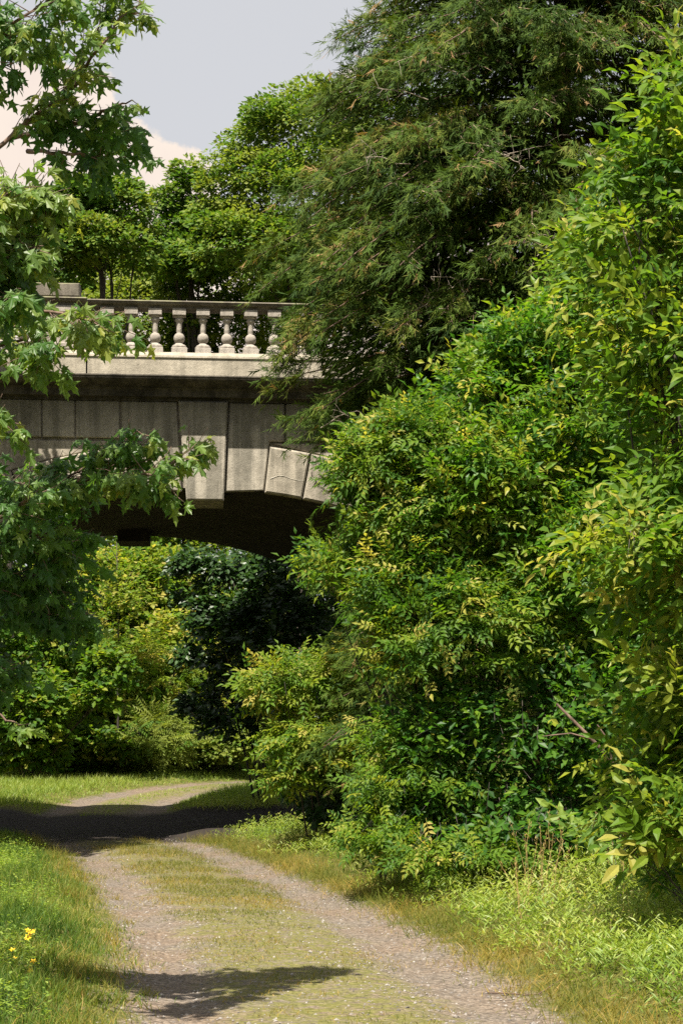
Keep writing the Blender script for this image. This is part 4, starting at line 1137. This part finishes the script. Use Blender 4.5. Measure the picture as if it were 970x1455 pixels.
for i, (lab, px, py, Y, rx, rz, mt, tp, v) in enumerate(bushes):
    c = pix(px, py, Y); r = np.random.default_rng(100 + i)
    b = (c[0], c[1], gz(c[0], c[1]))
    lobes = [(c[0], c[1], c[2], rx, rx * .8, rz)]
    for _ in range(4):
        d = r.normal(0, .5, 3); lobes.append((c[0] + d[0] * rx, c[1] + d[1] * .5, c[2] + d[2] * rz * .8 - .1, rx * .55, rx * .5, rz * .55))
    if c[2] - rz > b[2] + .2: lobes.append((c[0], c[1] + .3, (c[2] + b[2]) / 2, rx * .8, rx * .6, (c[2] - b[2]) / 2 + .2))
    nt_ = int(700 * rx * (rz + .6)) if tp is OVAL else int(300 * rx * (rz + .6))
    shrub('bush', lab, 'bush', b, lobes, BIT if tp is OVAL else tp, M[mt], nt_, 6 if tp is OVAL else 4, .42, .19 if tp is OVAL else .48, v + .12, group='bushes on the bank beyond the bridge', seed=200 + i, stems=3, shell=.5, droop=.35, twig=.006, tvar=.18)
g = Geo(); n = 40000
P = np.stack([rng.uniform(-45, 45, n), rng.uniform(78, 86, n), rng.uniform(0, 1, n) ** .8 * 14], 1); P[:, 2] *= .75 + .25 * np.sin(P[:, 0] * .9) * np.sin(P[:, 0] * .37 + 1)
k = infrustum(P, 500); P = P[k]; n = len(P); P[:, 2] += 2
g.inst(BIT, P, rng.normal(0, 1, (n, 3)), unit(UP + rng.normal(0, .5, (n, 3)) + [0, -.6, 0]), rng.uniform(.35, .7, n), np.clip(rng.normal(.35, .2, n), 0, 1))
tag(g.build('woodland', M['far'], kind='stuff'), 'far dark green woodland closing the view beyond the bushes', 'wood')
# slender sapling
c = pix(168, 900, 48.5); b = np.array([c[0], c[1], gz(c[0], c[1])])
t = tree_thing('sapling', b, 'slender upright sapling with a dark stem seen through the arch', 'tree', None)
g = Geo(); q = wander(b, pix(166, 770, 48.5), 8, .02); q[0] = b; g.tube(q, .045, .012, 6)
for k_ in range(10):
    s0 = q[2] + (q[7] - q[2]) * k_ / 10; g.tube(wander(s0, s0 + np.array([rng.choice([-1, 1]) * .5, rng.normal(0, .3), .75]), 4), .012, .004, 4)
g.build('trunk', M['bark_dark'], t, smooth=True)
tips, od = lobe_points([ell(168, 830, 48.5, .95, 1.5), ell(160, 880, 48.5, .7, .8)], 420, up=-1, shell=.9)
g = Geo(); sprays(g, tips, od, OVAL, 6, .4, .15, .62, up=.6, out=.4); g.build('crown', [M['yellow'], M['bark_dark']], t, kind='stuff')

# ------------------------------------------------------------------ trees against the sky
def big_tree(label, base, lobes, n_pads, seed, var0=.45, leaf=.18, pad=.82, per=110, rtr=.28, name='broadleaf_tree', mat='far', group='broadleaf trees beyond the bridge'):
    r = np.random.default_rng(seed); base = np.asarray(base, float)
    t = tree_thing(name, base, label, 'tree', group)
    top = max(lobes, key=lambda l: l[2]); tp_ = np.array([top[0], top[1], top[2] - top[5] * .2])
    trunk_part(t, base, tp_, rtr, .04, [np.array(l[:3]) + r.normal(0, .3, 3) * np.array(l[3:]) for l in lobes], M['bark_dark'], r)
    C, od = lobe_points(lobes, n_pads, r, shell=.45, up=-.7)
    n = len(C)
    # every pad is a shallow dome of leaves: lit on top, dark below, sky between
    d = sphere(n * per, r, -.25); rad = r.uniform(.55, 1, n * per)[:, None] ** .5
    pr = np.repeat(pad * r.uniform(.55, 1.25, n), per)[:, None]
    P = np.repeat(C, per, 0) + d * rad * pr * np.array([1, 1, .48]) + r.normal(0, .05, (n * per, 3))
    D = unit(d * [1, 1, .3] + np.repeat(od, per, 0) * .4 - UP * .25 + r.normal(0, .4, (n * per, 3)))
    Nn = unit(d * .6 + UP * .7 + np.array([-.15, -.4, 0]) + r.normal(0, .35, (n * per, 3)))
    Va = np.clip(np.repeat(var0 + r.normal(0, .16, n), per) + r.normal(0, .15, n * per), 0, 1)
    g = Geo(); k = infrustum(P, 150); g.inst(BIT, P[k], D[k], Nn[k], leaf * r.uniform(.6, 1.3, k.sum()), Va[k])
    g.build('crown', M[mat], t, kind='stuff')
    return t
def gb(px, Y): x = (px - 485) / F * Y; return (x, Y, gz(x, Y))
big_tree('tall broadleaf tree right of centre, highest crown against the sky beside the conifer', gb(420, 56),
         [ell(430, 200, 56, 1.9, 1.6), ell(380, 225, 56, 1.4, 1.4), ell(460, 175, 56.5, 1.5, 1.2), ell(345, 265, 55.5, 1.1, 1.0), ell(420, 300, 55.5, 2.4, 1.7), ell(480, 260, 56, 1.8, 2), ell(350, 355, 55, 2.0, 1.2), ell(440, 385, 55, 2.2, 1.3),
          ell(308, 290, 55.5, .6, .7)], 560, 31, .66)
big_tree('smaller dark broadleaf tree between the left tree and the tallest crown', gb(270, 58),
         [ell(268, 275, 58, .5, .9), ell(262, 330, 58, .8, .6), ell(300, 320, 58.5, .9, .8), ell(262, 375, 57.5, 1.1, .7), ell(240, 295, 58, .5, .4)], 230, 32, .5, pad=.62)
big_tree('rounded broadleaf tree left of the gap, above the bridge pedestal', gb(130, 54),
         [ell(140, 290, 54, 1.3, .7), ell(110, 320, 54, 1.2, .9), ell(180, 310, 54, .95, .6), ell(150, 355, 53.5, 1.6, .7), ell(80, 350, 53.5, 1.4, 1.1), ell(190, 360, 54, .6, .4)], 330, 33, .6, pad=.65)
big_tree('low broad tree whose crown runs along behind the left balusters', gb(120, 62),
         [ell(150, 405, 61, 2.0, 1.0), ell(220, 400, 61, 1.8, 1.0), ell(100, 385, 61, 1.5, 1.0), ell(190, 470, 60, 2.6, 1.3), ell(110, 440, 61, 1.7, 1.3), ell(180, 560, 61, 2.6, 1.8)], 440, 34, .8, pad=.85)
big_tree('low broad tree whose crown runs along behind the right balusters', gb(400, 62),
         [ell(290, 410, 61, 1.8, 1.1), ell(370, 395, 61, 2.0, 1.2), ell(340, 480, 60, 2.6, 1.3), ell(430, 450, 61, 2.0, 1.3), ell(340, 570, 61, 2.6, 1.8)], 440, 35, .75, pad=.85)
big_tree('broadleaf tree mostly hidden behind the conifer, showing at its left edge', gb(600, 57),
         [ell(520, 250, 57, 1.8, 2.0), ell(600, 200, 57, 2.2, 2.5), ell(560, 380, 56, 2.5, 2), ell(690, 300, 57, 2.5, 3)], 220, 36, .5, pad=.85)
big_tree('dark broadleaf tree at the far left behind the maple leaves', gb(20, 52),
         [ell(20, 370, 52, 1.6, 1.4), ell(-30, 310, 52, 1.6, 1.5), ell(50, 430, 52, 1.5, 1.2)], 110, 37, .3, pad=.7)
# ------------------------------------------------------------------ left: shade tree and foreground maple
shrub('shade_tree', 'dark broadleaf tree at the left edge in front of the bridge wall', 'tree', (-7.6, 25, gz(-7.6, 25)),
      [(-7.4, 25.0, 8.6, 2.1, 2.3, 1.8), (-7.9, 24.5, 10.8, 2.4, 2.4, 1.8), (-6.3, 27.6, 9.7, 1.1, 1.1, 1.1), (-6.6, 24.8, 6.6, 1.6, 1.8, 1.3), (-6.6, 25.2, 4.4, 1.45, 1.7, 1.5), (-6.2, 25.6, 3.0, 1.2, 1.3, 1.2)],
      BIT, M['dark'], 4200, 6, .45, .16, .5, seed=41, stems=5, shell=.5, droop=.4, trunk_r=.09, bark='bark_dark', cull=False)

def maple_tree():
    r = np.random.default_rng(52)
    base = np.array([-3.9, 10.6, gz(-3.9, 10.6)])
    t = tree_thing('maple_tree', base, 'maple whose leafy branches reach in from the left in front of the bridge', 'tree')
    g = Geo(); tp_ = wander(base, (-3.7, 10.4, 7.4), 10, .03, r); tp_[0] = base
    g.tube(tp_, np.linspace(.14, .05, 10), sides=10); g.build('trunk', M['bark'], t, smooth=True)
    # (branch polyline in photograph pixels, distance, twig count, twig reach, leaf-colour value, droop)
    B = [
        ([(-120, 330), (0, 205), (60, 160), (115, 95), (150, 25), (165, -30)], 9.6, 20, .24, .50, .45),
        ([(70, 150), (110, 120), (140, 60), (200, 5)], 9.6, 9, .17, .58, .4),
        ([(20, 195), (80, 175), (125, 175), (160, 205)], 9.8, 20, .24, .28, .6),
        ([(100, 180), (140, 160), (188, 142)], 9.7, 4, .10, .35, .3),
        ([(40, 215), (90, 218), (150, 225)], 9.8, 6, .18, .25, .7),
        ([(-120, 160), (-20, 60), (40, 20), (90, -10)], 9.4, 20, .26, .30, .7),
        ([(-100, 90), (0, 55), (60, 45), (85, 60)], 9.5, 12, .22, .42, .6),
        ([(-120, 200), (-40, 110), (20, 90)], 9.5, 10, .18, .22, .8),
        ([(-120, 360), (-20, 290), (40, 270), (70, 290)], 8.8, 44, .28, .62, .6),
        ([(-120, 400), (-20, 340), (30, 335), (50, 360)], 8.8, 40, .28, .52, .6),
        ([(-120, 440), (-20, 400), (10, 400), (25, 425)], 8.8, 36, .25, .25, .6),
        ([(-120, 480), (-20, 440), (60, 440), (130, 455), (160, 468)], 9.6, 26, .22, .60, .7),
        ([(-60, 510), (0, 490), (40, 480), (60, 500)], 9.7, 14, .2, .5, .8),
        ([(-120, 640), (-30, 590), (0, 600)], 9.8, 9, .18, .55, .9),
        ([(-120, 800), (-20, 745), (40, 712), (100, 672), (160, 640), (195, 612)], 10.2, 38, .24, .36, .6),
        ([(60, 700), (130, 683), (200, 678), (250, 655), (298, 622)], 10.2, 13, .15, .52, .6),
        ([(110, 682), (170, 672), (215, 675), (240, 690)], 10.1, 12, .17, .4, .9),
        ([(-120, 790), (-20, 700), (60, 680), (110, 690)], 10.5, 40, .26, .30, .5),
        ([(-120, 830), (-20, 770), (50, 760), (100, 780)], 10.6, 50, .28, .20, .5),
        ([(-120, 880), (-20, 830), (40, 820), (85, 845)], 10.8, 46, .28, .15, .5),
        ([(-100, 900), (-10, 870), (60, 865), (110, 880)], 11.0, 24, .2, .10, .7),
        ([(-120, 980), (-40, 950), (10, 960)], 10.8, 26, .22, .15, .6),
        ([(-120, 1010), (-40, 1000), (0, 1015), (28, 1030)], 10.2, 2, .05, .55, .5),
    ]
    PP, DD, NN, SS, VV = [], [], [], [], []; BO = []
    for poly, Y, nt_, reach, v, dr in B:
        nt_ = int(nt_ * 2.0); reach *= 1.15 if Y > 9 else .62
        pts = np.array([pix(px, py, Y + .25 * math.sin(i * 2.1 + py * .01)) for i, (px, py) in enumerate(poly)])
        s = np.linspace(0, 1, len(pts)); ss = np.linspace(0, 1, 14)
        q = np.stack([np.interp(ss, s, pts[:, k]) for k in range(3)], 1); q[1:-1] = (q[:-2] + 2 * q[1:-1] + q[2:]) / 4
        q[1:-1] += r.normal(0, .008, (12, 3))
        if poly[0][0] <= -100:
            k = int(np.argmin(np.abs(tp_[:, 2] - (q[0, 2] - .5)))); q = np.concatenate([tp_[k:k + 1], q])
        g = Geo(); g.tube(q, .016, .0035, 6)
        tip = []
        for j in range(nt_):
            f = r.uniform(.18, 1) ** .75 if j else 1.0
            k = int(f * (len(q) - 1)); p0 = q[k]
            d = unit(r.normal(0, 1, 3) * [1, 1.1, .55] + (q[min(k + 1, len(q) - 1)] - q[max(k - 1, 0)]) * 6)
            e_ = p0 + d * reach * r.uniform(.4, 1.2)
            g.tube(wander(p0, e_, 4, .15, r), .0035, .0018, 4)
            tip.append((e_, d))
        bo = g.build('branch', M['bark_red'], t, smooth=True)
        for e_, d in tip:
            m = r.integers(4, 8); tv = np.clip(v + .11 + r.normal(0, .12), 0, .8)
            for i in range(m):
                a = 2 * np.pi * i / m + r.uniform(-.4, .4)
                o_ = unit(np.array([math.cos(a), math.sin(a), 0]) * .9 + d * .5 - UP * (dr + .25) * r.uniform(.5, 1.8))
                sz = r.uniform(.05, .11)
                p = e_ + o_ * sz * .5 - d * r.uniform(0, .14)
                BO.append(bo); PP.append(p); DD.append(o_); NN.append(unit(UP * .65 + o_ * .3 + np.array([-.2, -.7, 0]) + r.normal(0, .4, 3))); SS.append(sz); VV.append(np.clip(tv + r.normal(0, .10), 0, .93))
    P, D, Nn, Sz, Va = map(np.array, (PP, DD, NN, SS, VV))
    rest = leaf_parts(t, MAPLE, M['maple'], P, D, Nn, Sz, Va, 300, parents=BO)
    g = Geo(); g.inst(MAPLE, P[rest], D[rest], Nn[rest], Sz[rest], Va[rest]); g.build('foliage', M['maple'], t, kind='stuff')
maple_tree()

# ------------------------------------------------------------------ small things
def flower_plant(px, py, Y, hgt, n_fl, label, seed):
    r = np.random.default_rng(seed); c = pix(px, py, Y); b = np.array([c[0], Y, gz(c[0], Y)])
    t = tree_thing('wildflower', b, label, 'flower', 'yellow wildflowers in the left verge')
    top = c
    g = Geo(); q = wander(b, top, 6, .03, r); g.tube(q, .003, .002, 5); heads = [top]
    for _ in range(n_fl - 1):
        k = r.integers(2, 5); e_ = top + np.array([r.normal(0, .045), r.normal(0, .03), r.uniform(-.08, .02)]); g.tube(wander(q[k], e_, 4, .05, r), .002, .0012, 4); heads.append(e_)
    g.build('stem', M['grass'], t)
    lf = Geo(); n = 40; f = r.random(n); k = (f * 5).astype(int); P = q[k] + (q[np.minimum(k + 1, 5)] - q[k]) * (f * 5 - k)[:, None]; a = r.uniform(0, 6.28, n)
    lf.inst(OVAL, P, np.stack([np.cos(a), np.sin(a), np.full(n, .5)], 1), np.tile([0., 0, 1], (n, 1)), r.uniform(.018, .034, n), r.uniform(.4, .8, n)); lf.build('leaf', M['stilt'], t, kind='stuff')
    for h in heads:
        g = Geo(); a = np.arange(5) * 2 * np.pi / 5 + r.random(); tl = unit(np.array([r.normal(0, .3), -.7, .8]))
        x = unit(np.cross(tl, [1, .1, 0])); y = np.cross(tl, x)
        D = x * np.cos(a)[:, None] + y * np.sin(a)[:, None] + tl * .25
        g.inst(BIT, np.tile(h + tl * .003, (6, 1)), np.tile(tl, (6, 1)) + r.normal(0, .4, (6, 3)), r.normal(0, 1, (6, 3)), .009, .1)
        hd = g.build('flower_head', M['petal'], t)
        for i in range(5):
            g = Geo(); g.inst(OVAL, h[None], D[i:i + 1], tl[None], .028, r.random(1)); g.build('petal', M['petal'], hd)
flower_plant(40, 1322, 12.2, .3, 6, 'yellow flower cluster on a leafy stem, tallest in the left verge', 61)
flower_plant(48, 1366, 11.4, .2, 2, 'single low yellow flower just in front of the flower cluster at left', 62)
flower_plant(18, 1350, 11.8, .2, 2, 'faded small yellow flower left of the low yellow bloom', 63)

# dead twig on the ground
def gpt(px, py, lift=.012):
    Y = 3840 / (py - 1070); c = pix(px, py, Y); c[2] = gz(c[0], Y) + lift; return c
t = empty('fallen_twig', tuple(gpt(690, 1411)), 'thin dead twig lying on the gravel edge at lower right', 'twig')
g = Geo(); g.tube([gpt(692, 1409), gpt(720, 1411), gpt(745, 1413), gpt(765, 1413, .02), gpt(795, 1407, .05)], .006, .003, 6); g.build('stick', M['bark_red'], t, smooth=True)

# dry seed-headed grass stalks at the shaded edge
seedr = np.random.default_rng(71)
for i in range(30):
    px = seedr.uniform(725, 900); Y = seedr.uniform(14.2, 17.5); x = (px - 485) / F * Y; b = np.array([x, Y, gz(x, Y)])
    h = seedr.uniform(.45, .85); top = b + np.array([seedr.normal(0, .12), seedr.normal(0, .1), h])
    g = Geo(); q = wander(b, top, 5, .05, seedr); g.tube(q, .0028, .0014, 4, var=.95)
    n = 16; f = seedr.uniform(.78, 1.02, n); P = b + (top - b) * f[:, None] + seedr.normal(0, .008, (n, 3)); a = seedr.uniform(0, 6.28, n)
    g.inst(NARROW, P, np.stack([np.cos(a) * .6, np.sin(a) * .6, np.ones(n)], 1), seedr.normal(0, 1, (n, 3)), seedr.uniform(.02, .04, n), .9)
    tag(g.build('seeding_grass', M['dry']), 'dry seed-headed grass stalk at the shaded edge of the right verge', 'grass stalk', 'dry grass stalks along the right verge')
